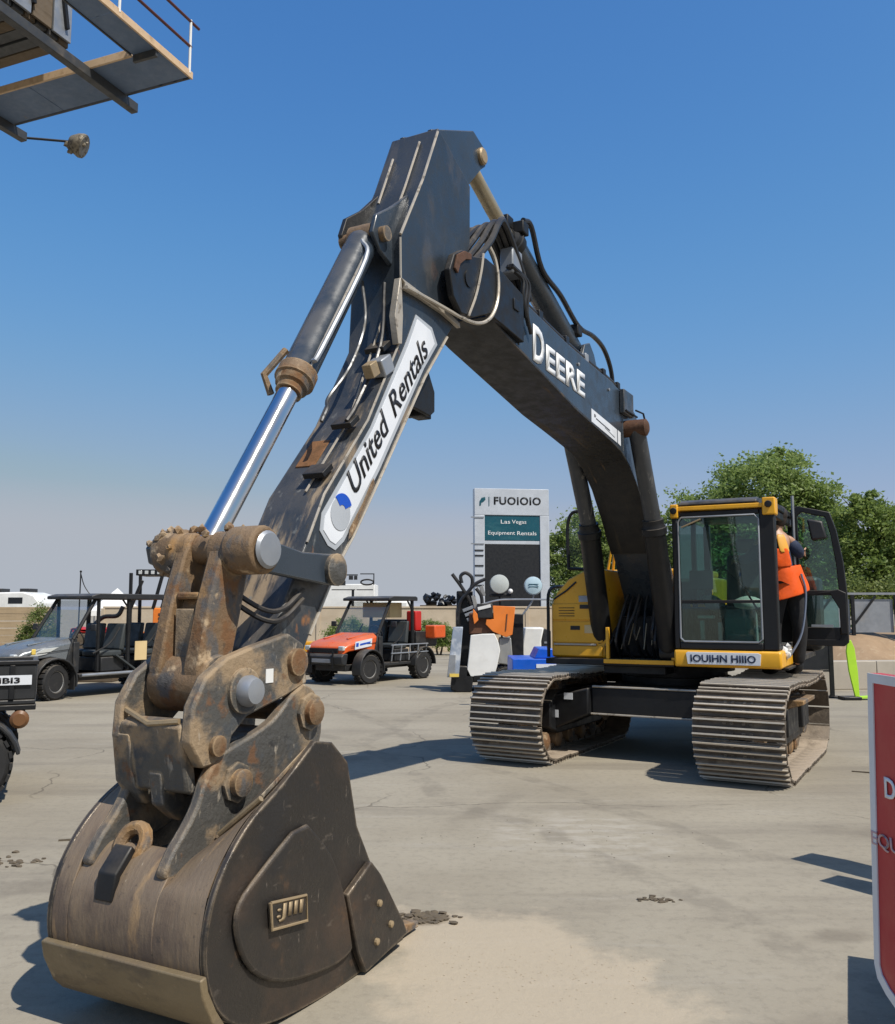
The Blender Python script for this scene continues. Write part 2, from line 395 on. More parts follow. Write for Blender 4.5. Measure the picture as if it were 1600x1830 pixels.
def ground_mat():
    m = bpy.data.materials.new('dusty concrete yard')
    m.use_nodes = True
    nt = m.node_tree
    N, Lk = nt.nodes, nt.links
    b = N['Principled BSDF']
    b.inputs['Roughness'].default_value = 0.92
    b.inputs['Specular IOR Level'].default_value = 0.25
    tc = N.new('ShaderNodeTexCoord')
    def noise(s, d=6, rough=0.6, loc=(0, 0, 0), rot=0.0, dist=0.0):
        mp = N.new('ShaderNodeMapping')
        mp.inputs['Scale'].default_value = s if isinstance(s, tuple) else (s, s, s)
        mp.inputs['Location'].default_value = loc
        mp.inputs['Rotation'].default_value = (0, 0, rot)
        Lk.new(tc.outputs['Object'], mp.inputs[0])
        n = N.new('ShaderNodeTexNoise')
        n.inputs['Scale'].default_value = 1
        n.inputs['Detail'].default_value = d
        n.inputs['Roughness'].default_value = rough
        n.inputs['Distortion'].default_value = dist
        Lk.new(mp.outputs[0], n.inputs['Vector'])
        return n.outputs[0]
    def ramp(src, lo, hi, o0=0, o1=1):
        mr = N.new('ShaderNodeMapRange')
        mr.interpolation_type = 'SMOOTHSTEP'
        for i, v in enumerate((lo, hi, o0, o1)):
            mr.inputs[i + 1].default_value = v
        Lk.new(src, mr.inputs[0])
        return mr.outputs[0]
    def mix(f, a, c):
        mx = N.new('ShaderNodeMix')
        mx.data_type = 'RGBA'
        Lk.new(f, mx.inputs[0])
        for sock, val in ((mx.inputs[6], a), (mx.inputs[7], c)):
            if hasattr(val, 'links'):
                Lk.new(val, sock)
            else:
                sock.default_value = (*val, 1)
        return mx.outputs[2]
    def math2(op, a, c):
        n = N.new('ShaderNodeMath')
        n.operation = op
        for i, v in enumerate((a, c)):
            if hasattr(v, 'links'):
                Lk.new(v, n.inputs[i])
            else:
                n.inputs[i].default_value = v
        return n.outputs[0]
    A, B = (0.325, 0.290, 0.226), (0.265, 0.233, 0.178)
    col = mix(ramp(noise(0.35, 5), 0.35, 0.68), A, B)
    col = mix(ramp(noise((0.25, 1.6, 1), 6, 0.65, (3, 1, 0), 0.25), 0.46, 0.70, 0, 0.6), col, (0.185, 0.162, 0.130))       # tyre and drag streaks
    col = mix(ramp(noise((0.5, 3.2, 1), 7, 0.7, (9, 4, 0), -0.5), 0.56, 0.74, 0, 0.5), col, (0.36, 0.33, 0.28))        # pale scuffs
    col = mix(ramp(noise(16, 7, 0.75), 0.46, 0.70, 0, 0.38), col, (0.160, 0.140, 0.112))
    col = mix(ramp(noise(70, 4, 0.7), 0.56, 0.72, 0, 0.5), col, (0.38, 0.345, 0.29))
    # spilled sand in front of the bucket
    def blob(cx, cy, sx, sy, rot, wob):
        mp = N.new('ShaderNodeMapping')
        mp.vector_type = 'TEXTURE'
        mp.inputs['Location'].default_value = (cx, cy, 0)
        mp.inputs['Rotation'].default_value = (0, 0, rot)
        mp.inputs['Scale'].default_value = (sx, sy, 1)
        Lk.new(tc.outputs['Object'], mp.inputs[0])
        ln = N.new('ShaderNodeVectorMath')
        ln.operation = 'LENGTH'
        Lk.new(mp.outputs[0], ln.inputs[0])
        return math2('ADD', ln.outputs['Value'], math2('MULTIPLY', math2('SUBTRACT', noise(3.1, 6, 0.65), 0.5), wob))
    sand = ramp(blob(0.34, 4.0, 0.60, 1.15, 0.45, 1.5), 1.15, 0.70)
    col = mix(math2('MULTIPLY', sand, 0.68), col, (0.46, 0.385, 0.285))
    dk = ramp(blob(-0.12, 4.85, 0.16, 0.12, 0.2, 1.6), 1.0, 0.6)
    col = mix(math2('MULTIPLY', dk, 0.75), col, (0.13, 0.10, 0.07))
    pale = ramp(blob(0.95, 6.6, 0.75, 0.9, 0.6, 1.4), 1.1, 0.4)
    col = mix(math2('MULTIPLY', math2('MULTIPLY', pale, ramp(noise((4, 9, 1), 6), 0.42, 0.62)), 0.5), col, (0.42, 0.385, 0.33))
    for (cx, cy, sx, sy, rt, st) in ((-1.6, 9.6, 1.1, 0.35, 0.4, 0.5), (1.9, 4.6, 0.22, 0.12, 0.3, 0.55), (3.1, 6.6, 0.5, 0.2, -0.4, 0.4), (-2.2, 5.4, 0.5, 0.18, 0.2, 0.4), (0.3, 7.4, 0.8, 0.16, 1.1, 0.35), (1.2, 3.4, 0.5, 0.2, 0.7, 0.3)):
        stn = ramp(blob(cx, cy, sx, sy, rt, 1.8), 1.15, 0.35)
        col = mix(math2('MULTIPLY', stn, st), col, (0.150, 0.128, 0.100))            # oil and dirt stains
    for k, (cx, cy, sx, rt) in enumerate(((0.9, 6.0, 0.11, 0.42), (2.3, 5.4, 0.11, 0.42), (-1.9, 8.0, 0.13, -0.25))):
        mpt = N.new('ShaderNodeMapping')
        mpt.vector_type = 'TEXTURE'
        mpt.inputs['Location'].default_value = (cx, cy, 0)
        mpt.inputs['Rotation'].default_value = (0, 0, rt)
        Lk.new(tc.outputs['Object'], mpt.inputs[0])
        sx_ = N.new('ShaderNodeSeparateXYZ')
        Lk.new(mpt.outputs[0], sx_.inputs[0])
        ab = N.new('ShaderNodeMath')
        ab.operation = 'ABSOLUTE'
        wob = math2('ADD', sx_.outputs[0], math2('MULTIPLY', math2('SUBTRACT', noise(0.35, 3, 0.5, (k * 5, 2, 0)), 0.5), 1.2))
        Lk.new(wob, ab.inputs[0])
        tyre = math2('MULTIPLY', ramp(ab.outputs[0], sx * 1.3, sx * 0.7), ramp(noise((3, 3, 3), 6, 0.7, (k, 7, 0)), 0.40, 0.62))
        col = mix(math2('MULTIPLY', tyre, 0.45), col, (0.165, 0.145, 0.115))          # tyre tracks
    # hairline cracks
    vo = N.new('ShaderNodeTexVoronoi')
    vo.feature = 'DISTANCE_TO_EDGE'
    vo.inputs['Scale'].default_value = 0.22
    vm = N.new('ShaderNodeVectorMath')
    vm.operation = 'ADD'
    nn = N.new('ShaderNodeTexNoise')
    nn.inputs['Scale'].default_value = 0.9
    nn.inputs['Detail'].default_value = 7
    Lk.new(tc.outputs['Object'], nn.inputs['Vector'])
    Lk.new(tc.outputs['Object'], vm.inputs[0])
    Lk.new(nn.outputs['Color'], vm.inputs[1])
    Lk.new(vm.outputs[0], vo.inputs['Vector'])
    crack = ramp(vo.outputs['Distance'], 0.0034, 0.0008)
    crack = math2('MULTIPLY', crack, ramp(noise(0.5, 4, 0.6, (5, 5, 0)), 0.42, 0.55))
    col = mix(math2('MULTIPLY', crack, 0.65), col, (0.11, 0.095, 0.075))
    # sealed slab joints running away across the yard
    Lk.new(col, b.inputs['Base Color'])
    bp = N.new('ShaderNodeBump')
    bp.inputs['Strength'].default_value = 0.35
    bp.inputs['Distance'].default_value = 0.012
    h = math2('ADD', math2('MULTIPLY', noise(45, 8, 0.75), 0.5), math2('MULTIPLY', noise(4, 5), 0.6))
    h = math2('ADD', h, math2('MULTIPLY', math2('MULTIPLY', sand, noise(24, 6, 0.8)), 1.6))
    h = math2('SUBTRACT', h, math2('MULTIPLY', crack, 0.5))
    Lk.new(h, bp.inputs['Height'])
    Lk.new(bp.outputs[0], b.inputs['Normal'])
    return m
m_ground = ground_mat()

# ------------------------------------------------------------------ mesh helpers
class MB:
    def __init__(s):
        s.bm = bmesh.new()
        s.mi = 0
    def face(s, vs):
        try:
            f = s.bm.faces.new(vs)
            f.material_index = s.mi
            return f
        except ValueError:
            return None
    def box(s, x0, x1, y0, y1, z0, z1, M=None):
        p = [Vector((x, y, z)) for x in (x0, x1) for y in (y0, y1) for z in (z0, z1)]
        if M is not None:
            p = [M @ q for q in p]
        v = [s.bm.verts.new(q) for q in p]
        for a in ((0, 1, 3, 2), (4, 6, 7, 5), (0, 4, 5, 1), (2, 3, 7, 6), (0, 2, 6, 4), (1, 5, 7, 3)):
            s.face([v[i] for i in a])
        return s
    def bar(s, p0, p1, w, h, upv=(0, 0, 1)):
        p0, p1 = Vector(p0), Vector(p1)
        d = (p1 - p0)
        L = d.length
        d.normalize()
        u = Vector(upv)
        sd_ = d.cross(u)
        if sd_.length < 1e-4:
            sd_ = d.cross(Vector((1, 0, 0)))
        sd_.normalize()
        u = sd_.cross(d)
        M = Matrix((d, sd_, u)).transposed().to_4x4()
        M.translation = p0
        return s.box(0, L, -w / 2, w / 2, -h / 2, h / 2, M)
    def hexa(s, pts):
        """8 points: bottom 4 (ring) then top 4 (ring)"""
        v = [s.bm.verts.new(p) for p in pts]
        for a in ((3, 2, 1, 0), (4, 5, 6, 7), (0, 1, 5, 4), (1, 2, 6, 5), (2, 3, 7, 6), (3, 0, 4, 7)):
            s.face([v[i] for i in a])
        return s
    def prism(s, prof, a, b, plane='xz'):
        """2D outline extruded between a and b along the remaining axis"""
        def P(q, t):
            return {'xz': (q[0], t, q[1]), 'xy': (q[0], q[1], t), 'yz': (t, q[0], q[1])}[plane]
        v0 = [s.bm.verts.new(P(q, a)) for q in prof]
        v1 = [s.bm.verts.new(P(q, b)) for q in prof]
        n = len(prof)
        s.face(v0[::-1])
        s.face(v1)
        for i in range(n):
            s.face([v0[i], v0[(i + 1) % n], v1[(i + 1) % n], v1[i]])
        return s
    def loft(s, A, B, cap=True, closed=True):
        v0 = [s.bm.verts.new(p) for p in A]
        v1 = [s.bm.verts.new(p) for p in B]
        n = len(A)
        for i in range(n if closed else n - 1):
            s.face([v0[i], v0[(i + 1) % n], v1[(i + 1) % n], v1[i]])
        if cap:
            s.face(v0[::-1])
            s.face(v1)
        return s
    def tube(s, p0, p1, r0, r1=None, n=16, cap=True):
        r1 = r0 if r1 is None else r1
        return s.path([p0, p1], [r0, r1], n, cap)
    def path(s, pts, r, n=8, cap=True):
        pts = [Vector(p) for p in pts]
        rs = [r] * len(pts) if isinstance(r, (int, float)) else list(r)
        rings = []
        ref = None
        for i, p in enumerate(pts):
            d = (pts[min(i + 1, len(pts) - 1)] - pts[max(i - 1, 0)])
            if d.length < 1e-9:
                d = Vector((0, 0, 1))
            d.normalize()
            if ref is None:
                ref = d.orthogonal().normalized()
            ref = (ref - d * ref.dot(d))
            if ref.length < 1e-5:
                ref = d.orthogonal()
            ref.normalize()
            b = d.cross(ref)
            rings.append([s.bm.verts.new(p + (ref * math.cos(2 * PI * k / n) + b * math.sin(2 * PI * k / n)) * rs[i]) for k in range(n)])
        for a, c in zip(rings, rings[1:]):
            for k in range(n):
                s.face([a[k], a[(k + 1) % n], c[(k + 1) % n], c[k]])
        if cap:
            s.face(rings[0][::-1])
            s.face(rings[-1])
        return s
    def lathe(s, prof, origin, axis, n=24):
        """profile: (radius, distance along axis)"""
        ax = Vector(axis).normalized()
        o = Vector(origin)
        a = ax.orthogonal().normalized()
        b = ax.cross(a)
        rings = [[s.bm.verts.new(o + ax * t + (a * math.cos(2 * PI * k / n) + b * math.sin(2 * PI * k / n)) * max(r, 1e-4)) for k in range(n)] for r, t in prof]
        for p, q in zip(rings, rings[1:]):
            for k in range(n):
                s.face([p[k], p[(k + 1) % n], q[(k + 1) % n], q[k]])
        s.face(rings[0][::-1])
        s.face(rings[-1])
        return s
    def ball(s, c, r, sub=2, jitter=0.0, scale=(1, 1, 1)):
        g = bmesh.ops.create_icosphere(s.bm, subdivisions=sub, radius=1.0)
        for v in g['verts']:
            k = r * (1 + random.uniform(-jitter, jitter))
            v.co = Vector((v.co.x * k * scale[0], v.co.y * k * scale[1], v.co.z * k * scale[2])) + Vector(c)
            for f in v.link_faces:
                f.material_index = s.mi
        return s
    def build(s, name, mats, parent=None, bev=0.0, smooth=True, segs=2, keep_n=False):
        me = bpy.data.meshes.new(name)
        if not keep_n:
            bmesh.ops.recalc_face_normals(s.bm, faces=s.bm.faces)
        s.bm.to_mesh(me)
        s.bm.free()
        mats = mats if isinstance(mats, (list, tuple)) else [mats]
        for q in mats:
            me.materials.append(q)
        if smooth:
            me.shade_smooth()
            me.set_sharp_from_angle(angle=R(34))
        o = bpy.data.objects.new(name, me)
        COL.objects.link(o)
        if parent is not None:
            o.parent = parent
        if bev > 0:
            bm_ = o.modifiers.new('bevel', 'BEVEL')
            bm_.width = bev
            bm_.segments = segs
            bm_.limit_method = 'ANGLE'
            bm_.angle_limit = R(32)
            bm_.harden_normals = False
        return o

def tag(o, label=None, cat=None, group=None, kind=None):
    for k, v in (('label', label), ('category', cat), ('group', group), ('kind', kind)):
        if v:
            o[k] = v
    return o
def thing(name, label, cat, loc=(0, 0, 0), rz=0.0, group=None):
    o = bpy.data.objects.new(name, None)
    o.empty_display_size = 0.3
    COL.objects.link(o)
    o.location = loc
    o.rotation_euler = (0, 0, rz)
    return tag(o, label, cat, group)
def inst(src, parent, M=None, loc=None, rz=None):
    """another object sharing the mesh"""
    c = src.copy()
    COL.objects.link(c)
    c.parent = parent
    if M is not None:
        c.matrix_local = M
    if loc is not None:
        c.location = loc
    if rz is not None:
        c.rotation_euler = (0, 0, rz)
    return c
def B(): return MB()

def text(body, name, m, origin, xdir, normal, height, parent=None, depth=0.003, shear=0.0, bold=0.0, width=None, spacing=1.0):
    """flat lettering standing 'depth' proud of a surface"""
    cu = bpy.data.curves.new('lettering', 'FONT')
    cu.body = body
    cu.size = 1.0
    cu.shear = shear
    cu.offset = bold
    cu.space_character = spacing
    cu.resolution_u = 3
    t = bpy.data.objects.new('lettering', cu)
    COL.objects.link(t)
    bpy.context.view_layer.update()
    dg = bpy.context.evaluated_depsgraph_get()
    me = bpy.data.meshes.new_from_object(t.evaluated_get(dg))
    bpy.data.objects.remove(t)
    bpy.data.curves.remove(cu)
    xs = [v.co.x for v in me.vertices]
    ys = [v.co.y for v in me.vertices]
    x0, x1, y0, y1 = min(xs), max(xs), min(ys), max(ys)
    sy = height / (y1 - y0)
    sx = sy if width is None else width / (x1 - x0)
    X = Vector(xdir).normalized()
    Nn = Vector(normal).normalized()
    Y = Nn.cross(X).normalized()
    O = Vector(origin)
    for v in me.vertices:
        v.co = O + X * ((v.co.x - x0) * sx) + Y * ((v.co.y - y0) * sy) + Nn * depth
    bm = bmesh.new()
    bm.from_mesh(me)
    ext = bmesh.ops.extrude_face_region(bm, geom=bm.faces[:])
    for g in ext['geom']:
        if isinstance(g, bmesh.types.BMVert):
            g.co -= Nn * (depth * 0.8)
    bmesh.ops.recalc_face_normals(bm, faces=bm.faces)
    bm.to_mesh(me)
    bm.free()
    me.name = name
    me.materials.clear()
    me.materials.append(m)
    o = bpy.data.objects.new(name, me)
    COL.objects.link(o)
    if parent is not None:
        o.parent = parent
    return o

def bez(pts, n=6):
    """Catmull-Rom through points"""
    P = [Vector(p) for p in pts]
    P = [P[0] * 2 - P[1]] + P + [P[-1] * 2 - P[-2]]
    out = []
    for i in range(1, len(P) - 2):
        for k in range(n):
            t = k / n
            a, b, c, d = P[i - 1:i + 3]
            out.append(0.5 * ((2 * b) + (c - a) * t + (2 * a - 5 * b + 4 * c - d) * t * t + (3 * b - a - 3 * c + d) * t ** 3))
    out.append(P[-2])
    return out

# ================================================================== SETTING
g = B()
S_ = 2500
g.face([g.bm.verts.new(p) for p in ((-S_, -S_, 0), (S_, -S_, 0), (S_, S_, 0), (-S_, S_, 0))])
tag(g.build('ground', m_ground, smooth=False), kind='structure')

# ------------------------------------------------------------------ perimeter wall: separate precast panels between posts
def wall_run(name, label, x0, y0, x1, y1, z1, n, m, m_post, planks=0):
    t = thing(name, label, 'wall', (x0, y0, 0), math.atan2(y1 - y0, x1 - x0))
    L = math.hypot(x1 - x0, y1 - y0)
    w = L / n
    if planks:
        proto = B().box(0.04, w - 0.04, -0.04, 0.04, 0, z1 / planks - 0.012).build('plank', m, t, 0.006)
        first = True
        for i in range(n):
            for k in range(planks):
                o = proto if first else inst(proto, t)
                first = False
                o.location = (i * w, random.uniform(-0.006, 0.006), 0.01 + k * z1 / planks)
    else:
        proto = B().box(0.06, w - 0.06, -0.07, 0.07, 0, z1).build('panel', m, t, 0.012)
        for i in range(n):
            o = proto if i == 0 else inst(proto, t)
            o.location = (i * w, random.uniform(-0.01, 0.01), 0)
        cop = B().box(0, w - 0.008, -0.10, 0.10, z1, z1 + 0.07).build('coping', m, t, 0.01)
        for i in range(n):
            o = cop if i == 0 else inst(cop, t)
            o.location = (i * w, 0, 0)
    post = B().box(-0.07, 0.07, -0.11, 0.11, 0, z1 + (0.05 if planks else -0.002)).build('post', m_post, t, 0.008)
    for i in range(n + 1):
        o = post if i == 0 else inst(post, t)
        o.location = (i * w, 0, 0)
    return t
wall_run('perimeter_wall', 'long tan precast concrete wall along the back of the yard', -12.6, 33, 5.6, 34.2, 1.62, 7, m_wall, m_wall)
wall_run('board_fence', 'weathered tan board fence at the far left behind the silver utility vehicle', -22, 29.5, -13.3, 30.6, 1.66, 4, m_board, m_boardd, planks=7)

# ------------------------------------------------------------------ dealer pylon sign
pyl = thing('pylon_sign', 'tall pale dealer pylon sign with teal and dark panels', 'sign', (2.85, 40, 0), R(8))
bd = B()
bd.box(-1.70, 1.70, -0.22, 0.22, 5.75, 6.95)
bd.box(1.28, 1.70, -0.22, 0.22, 0, 5.75)
bd.box(-1.70, -1.24, -0.22, 0.18, 0, 5.75)
bd.box(-1.24, 1.28, -0.17, 0.18, 4.45, 4.62)
bd.build('cladding', m_signw, pyl, 0.02)
B().box(-1.24, 1.28, -0.18, 0.15, 4.62, 5.75).build('teal_panel', m_teal, pyl, 0.01)
B().box(-1.24, 1.28, -0.15, 0.15, 0.02, 4.45).build('dark_panel', m_signd, pyl, 0.01)
for z in (5.62, 4.44, 4.15, 3.92, 3.47, 3.05, 2.6):
    wide = z > 4.4
    B().box(-1.86 if wide else -1.70, -1.28 if wide else -1.30, -0.25, -0.20, z, z + (0.05 if wide else 0.055)).build('ledge', m_signd if not wide else m_steel, pyl)
text('FUOIOIO', 'lettering', m_signd, (-0.82, -0.222, 6.22), (1, 0, 0), (0, -1, 0), 0.36, pyl, 0.01, width=2.15, bold=0.03, spacing=1.1)
text('|', 'lettering', m_teal, (-1.06, -0.222, 6.15), (1, 0, 0), (0, -1, 0), 0.42, pyl, 0.01)
lf = B()
lf.prism([(-1.48, 6.16), (-1.47, 6.36), (-1.38, 6.52), (-1.22, 6.56), (-1.20, 6.44), (-1.30, 6.33), (-1.39, 6.30), (-1.41, 6.17)], -0.232, -0.222)
lf.build('leaf_emblem', m_teal, pyl)
for wd_, x_, z_, w_ in (('Las', -0.50, 5.38, 0.42), ('Vegas', 0.0, 5.33, 0.66), ('Equipment', -1.08, 4.83, 1.22), ('Rentals', 0.24, 4.87, 0.88)):
    text(wd_, 'lettering', m_wletter, (x_, -0.182, z_), (1, 0, 0), (0, -1, 0), 0.22 if wd_ in ('Vegas', 'Equipment') else 0.17, pyl, 0.01, width=w_)

# ------------------------------------------------------------------ trees
def tree(name, label, cx, cy, H, lobes, m, nleaf, leaf=0.16, group='trees behind the yard', seed=1, trunk_r=0.18, z0=0.4, cat='tree', stems=1):
    rnd = random.Random(seed)
    t = thing(name, label, cat, (cx, cy, 0), 0, group)
    tk = B()
    tips = []
    for s in range(stems):
        bx = rnd.uniform(-0.3, 0.3) * (stems - 1)
        tk.path(bez([(bx, 0, 0), (bx + rnd.uniform(-.1, .1), 0.05, H * 0.22), (bx + rnd.uniform(-.25, .25), 0, H * 0.5), (bx * 2, 0.1, H * 0.8)], 4),
                [trunk_r * (1 - 0.85 * k / 12) for k in range(13)], 8)
    for (lx, ly, lz, rx, ry, rz) in lobes:
        tk.path(bez([(0, 0, H * 0.18), (lx * 0.35, ly * 0.35, H * 0.22 + (lz - H * 0.22) * 0.45), (lx * 0.8, ly * 0.8, lz)], 4), [trunk_r * 0.5 * (1 - 0.1 * k) for k in range(9)], 6)
        for q in range(3):
            e = (lx + rnd.uniform(-.8, .8) * rx, ly + rnd.uniform(-.8, .8) * ry, lz + rnd.uniform(-.3, .9) * rz)
            tk.path([(lx * 0.6, ly * 0.6, lz * 0.8), ((lx * 0.6 + e[0]) / 2, (ly * .6 + e[1]) / 2, (lz * 0.8 + e[2]) / 2 + 0.1), e], [trunk_r * 0.28, trunk_r * 0.18, 0.012], 5)
    tk.build('trunk', m_bark, t)
    vs, fs = [], []
    tot = sum(l[3] * l[5] for l in lobes)
    for (lx, ly, lz, rx, ry, rz) in lobes:
        nl = int(nleaf * rx * rz / tot)
        ncl = max(8, nl // 90)
        for c in range(ncl):
            th, ph = rnd.uniform(0, 2 * PI), math.acos(rnd.uniform(-0.85, 1))
            rr = rnd.uniform(0.35, 1.0) ** 0.5 * rnd.uniform(0.82, 1.12)
            ccx = lx + rx * rr * math.sin(ph) * math.cos(th)
            ccy = ly + ry * rr * math.sin(ph) * math.sin(th)
            ccz = lz + rz * rr * math.cos(ph)
            cr = rnd.uniform(0.22, 0.50) * (rx + rz) * 0.30
            for q in range(nl // ncl):
                d = Vector((rnd.gauss(0, 1), rnd.gauss(0, 1), rnd.gauss(0, 0.75))) * cr * 0.62
                p = Vector((ccx, ccy, ccz)) + d
                if p.z < z0:
                    continue
                a = Vector((rnd.gauss(0, 1), rnd.gauss(0, 1), rnd.gauss(0, 0.7))).normalized()
                b_ = a.cross(Vector((rnd.gauss(0, 1), rnd.gauss(0, 1), rnd.gauss(0, 1)))).normalized()
                s1 = leaf * rnd.uniform(0.6, 1.25)
                s2 = s1 * rnd.uniform(0.38, 0.6)
                i = len(vs)
                vs += [p - a * s1, p + b_ * s2, p + a * s1, p - b_ * s2]
                fs.append((i, i + 1, i + 2, i + 3))
    me = bpy.data.meshes.new('crown')
    me.from_pydata([tuple(v) for v in vs], [], fs)
    me.materials.append(m)
    o = bpy.data.objects.new('crown', me)
    COL.objects.link(o)
    o.parent = t
    return t
tree('broad_tree', 'broad airy green tree rising directly behind the excavator cab', 13.4, 38, 8.6,
     [(0.2, 0, 6.6, 2.2, 2.0, 1.75), (-2.2, 0.3, 5.3, 1.9, 1.8, 1.4), (2.0, 0, 5.7, 1.5, 1.6, 1.45), (-0.6, 0, 4.4, 2.8, 2, 1.9), (2.2, -0.2, 4.0, 1.6, 1.6, 1.6), (-3.2, 0, 3.4, 1.5, 1.5, 1.6), (0.5, 0, 2.4, 3.4, 1.8, 1.6), (0.9, 0, 7.7, 1.0, 1.0, 0.8)], m_leaf, 75000, 0.095, seed=3)
tree('bushy_tree', 'dark bushy tree right of the cab, leaning towards the frame edge', 17.6, 34.5, 6.6,
     [(-1.3, 0, 4.9, 1.35, 1.3, 1.2), (0.4, 0, 4.5, 1.7, 1.4, 1.3), (2.2, 0, 5.0, 1.6, 1.4, 1.2), (-1.6, 0, 3.2, 1.5, 1.4, 1.4), (0.6, 0, 2.8, 2.2, 1.5, 1.6), (2.8, 0, 3.0, 1.8, 1.5, 1.8), (-1.5, 0, 5.9, 0.5, 0.5, 0.45)], m_leaf2, 60000, 0.09, seed=5)
tree('round_tree', 'rounded light green tree between the pylon sign and the boom', 6.4, 42, 6.6,
     [(0.1, 0, 5.0, 1.5, 1.4, 1.35), (-0.9, 0, 4.0, 1.2, 1.2, 1.3), (1.1, 0, 4.2, 1.3, 1.2, 1.4), (0, 0, 2.8, 1.9, 1.4, 1.4), (0.2, 0, 1.6, 1.9, 1.3, 1.0)], m_leaf, 32000, 0.09, seed=8)
tree('slender_tree', 'green tree showing between the boom and the left edge of the cab', 8.8, 40, 6.2,
     [(0.0, 0, 4.9, 1.0, 1.2, 1.1), (0.3, 0, 3.6, 1.3, 1.3, 1.4), (-0.5, 0, 2.4, 1.6, 1.3, 1.3)], m_leaf2, 18000, 0.09, seed=11)
tree('hedge_shrub', 'low yellow green hedge shrub above the metal fence at right', 15.4, 30.5, 2.6,
     [(-1.4, 0, 1.9, 1.2, 0.8, 0.75), (0.3, 0, 2.0, 1.3, 0.8, 0.8), (1.9, 0, 2.0, 1.2, 0.8, 0.75), (3.4, 0, 2.0, 1.2, 0.8, 0.7)], m_leaf3, 22000, 0.06, None, seed=14, trunk_r=0.06, z0=0.9, cat='shrub', stems=3)
tree('yellow_shrub', 'yellow green shrub growing against the wall at far left', -12.5, 27.6, 1.8,
     [(0, 0, 0.95, 0.50, 0.45, 0.72), (-0.25, 0, 0.6, 0.5, 0.4, 0.5), (0.25, 0, 0.5, 0.45, 0.4, 0.5)], m_leaf3, 9000, 0.035, None, seed=17, trunk_r=0.04, z0=0.03, cat='shrub', stems=3)
tree('clipped_shrub', 'dark green rounded shrub against the tan wall left of the black loader', -0.35, 31.5, 1.3,
     [(-0.2, 0, 0.7, 0.75, 0.4, 0.5), (0.35, 0, 0.55, 0.5, 0.4, 0.42)], m_leaf2, 9000, 0.035, None, seed=19, trunk_r=0.04, z0=0.03, cat='shrub', stems=2)
tree('clipped_shrub', 'dark green rounded shrub against the wall behind the orange utility vehicle', -3.5, 31.8, 1.3,
     [(0, 0, 0.7, 0.8, 0.4, 0.5), (0.5, 0, 0.6, 0.5, 0.4, 0.4)], m_leaf2, 9000, 0.035, None, seed=23, trunk_r=0.04, z0=0.03, cat='shrub', stems=2)

# far ridge of bare hills along the horizon
hl = B()
rnd = random.Random(4)
xs = [-1500 + 30 * i for i in range(101)]
hv = [12 + 10 * math.sin(i * 0.21) + 7 * math.sin(i * 0.53 + 1) + rnd.uniform(-2, 2) for i in range(101)]
for (a, ha), (b_, hb) in zip(zip(xs, hv), zip(xs[1:], hv[1:])):
    hl.face([hl.bm.verts.new(p) for p in ((a, 1500, -1), (b_, 1500, -1), (b_, 1560, max(2, hb)), (a, 1560, max(2, ha)))])
bmesh.ops.remove_doubles(hl.bm, verts=hl.bm.verts, dist=0.01)
m_hill = mat('hazy far hill', (0.30, 0.31, 0.34), 1.0, 0)
tag(hl.build('hills', m_hill), kind='structure')

# brown earth bank behind the excavator on the right
bk = B()
N_ = 26
rows = []
for i in range(N_ + 1):
    x = 9.4 + i * 0.62
    hgt = 0.95 + 0.12 * math.sin(i * 0.9) + rnd.uniform(-0.06, 0.06)
    if i < 2:
        hgt *= 0.4 * i
    rows.append([bk.bm.verts.new((x + rnd.uniform(-.06, .06), 22.6 + dy + rnd.uniform(-.1, .1), z * hgt)) for dy, z in ((0, -0.02), (0.7, 0.28), (1.5, 0.72), (2.4, 1.0), (6.0, 1.02), (9, -0.02))])
for a, c in zip(rows, rows[1:]):
    for k in range(5):
        bk.face([a[k], a[k + 1], c[k + 1], c[k]])
tag(bk.build('earth_bank', m_berm), kind='structure')
# pale kerb blocks at the foot of the bank
kb = thing('kerb_wall', 'low pale concrete block kerb at the foot of the brown earth bank', 'kerb', (7.4, 18.2, 0), R(6))
blk = B().box(0.0, 1.18, -0.16, 0.16, 0, 0.56).build('block', m_conc, kb, 0.015)
for i in range(7):
    o = blk if i == 0 else inst(blk, kb)
    o.location = (i * 1.2, random.uniform(-0.015, 0.015), 0)

# metal fence with grey sheets on the bank
fn = thing('sheet_fence', 'dark metal fence with grey sheets standing on the earth bank', 'fence', (9.9, 24.6, 0.86), R(-3))
for i in range(5):
    B().box(i * 1.15 - 0.04, i * 1.15 + 0.04, -0.04, 0.04, 0, 1.12).build('post', m_black, fn)
B().box(-0.6, 4.7, -0.035, 0.035, 1.12, 1.18).build('top_rail', m_steel, fn)
for i in range(4):
    B().bar((i * 1.15 + 0.05, 0, 0.35), (i * 1.15 + 0.62, 0, 1.08), 0.05, 0.05).build('brace', m_black, fn)
    B().box(i * 1.15 + 0.06, i * 1.15 + 1.09, 0.05, 0.075, 0.10, 1.0).build('sheet', m_steel, fn)

# ------------------------------------------------------------------ billboard catwalk, top left
cw = thing('billboard_catwalk', 'elevated billboard catwalk with grey decking and brown rails overhead', 'catwalk', (-4.58, 15.0, 11.0), math.atan2(0.372, -0.928))
# local +x runs along the long leg away from the corner; local +y runs along the short leg (towards -dir2)
sgn = 1
def CW(a, b_):      # a along the long leg, b along the short leg
    return (a, b_)
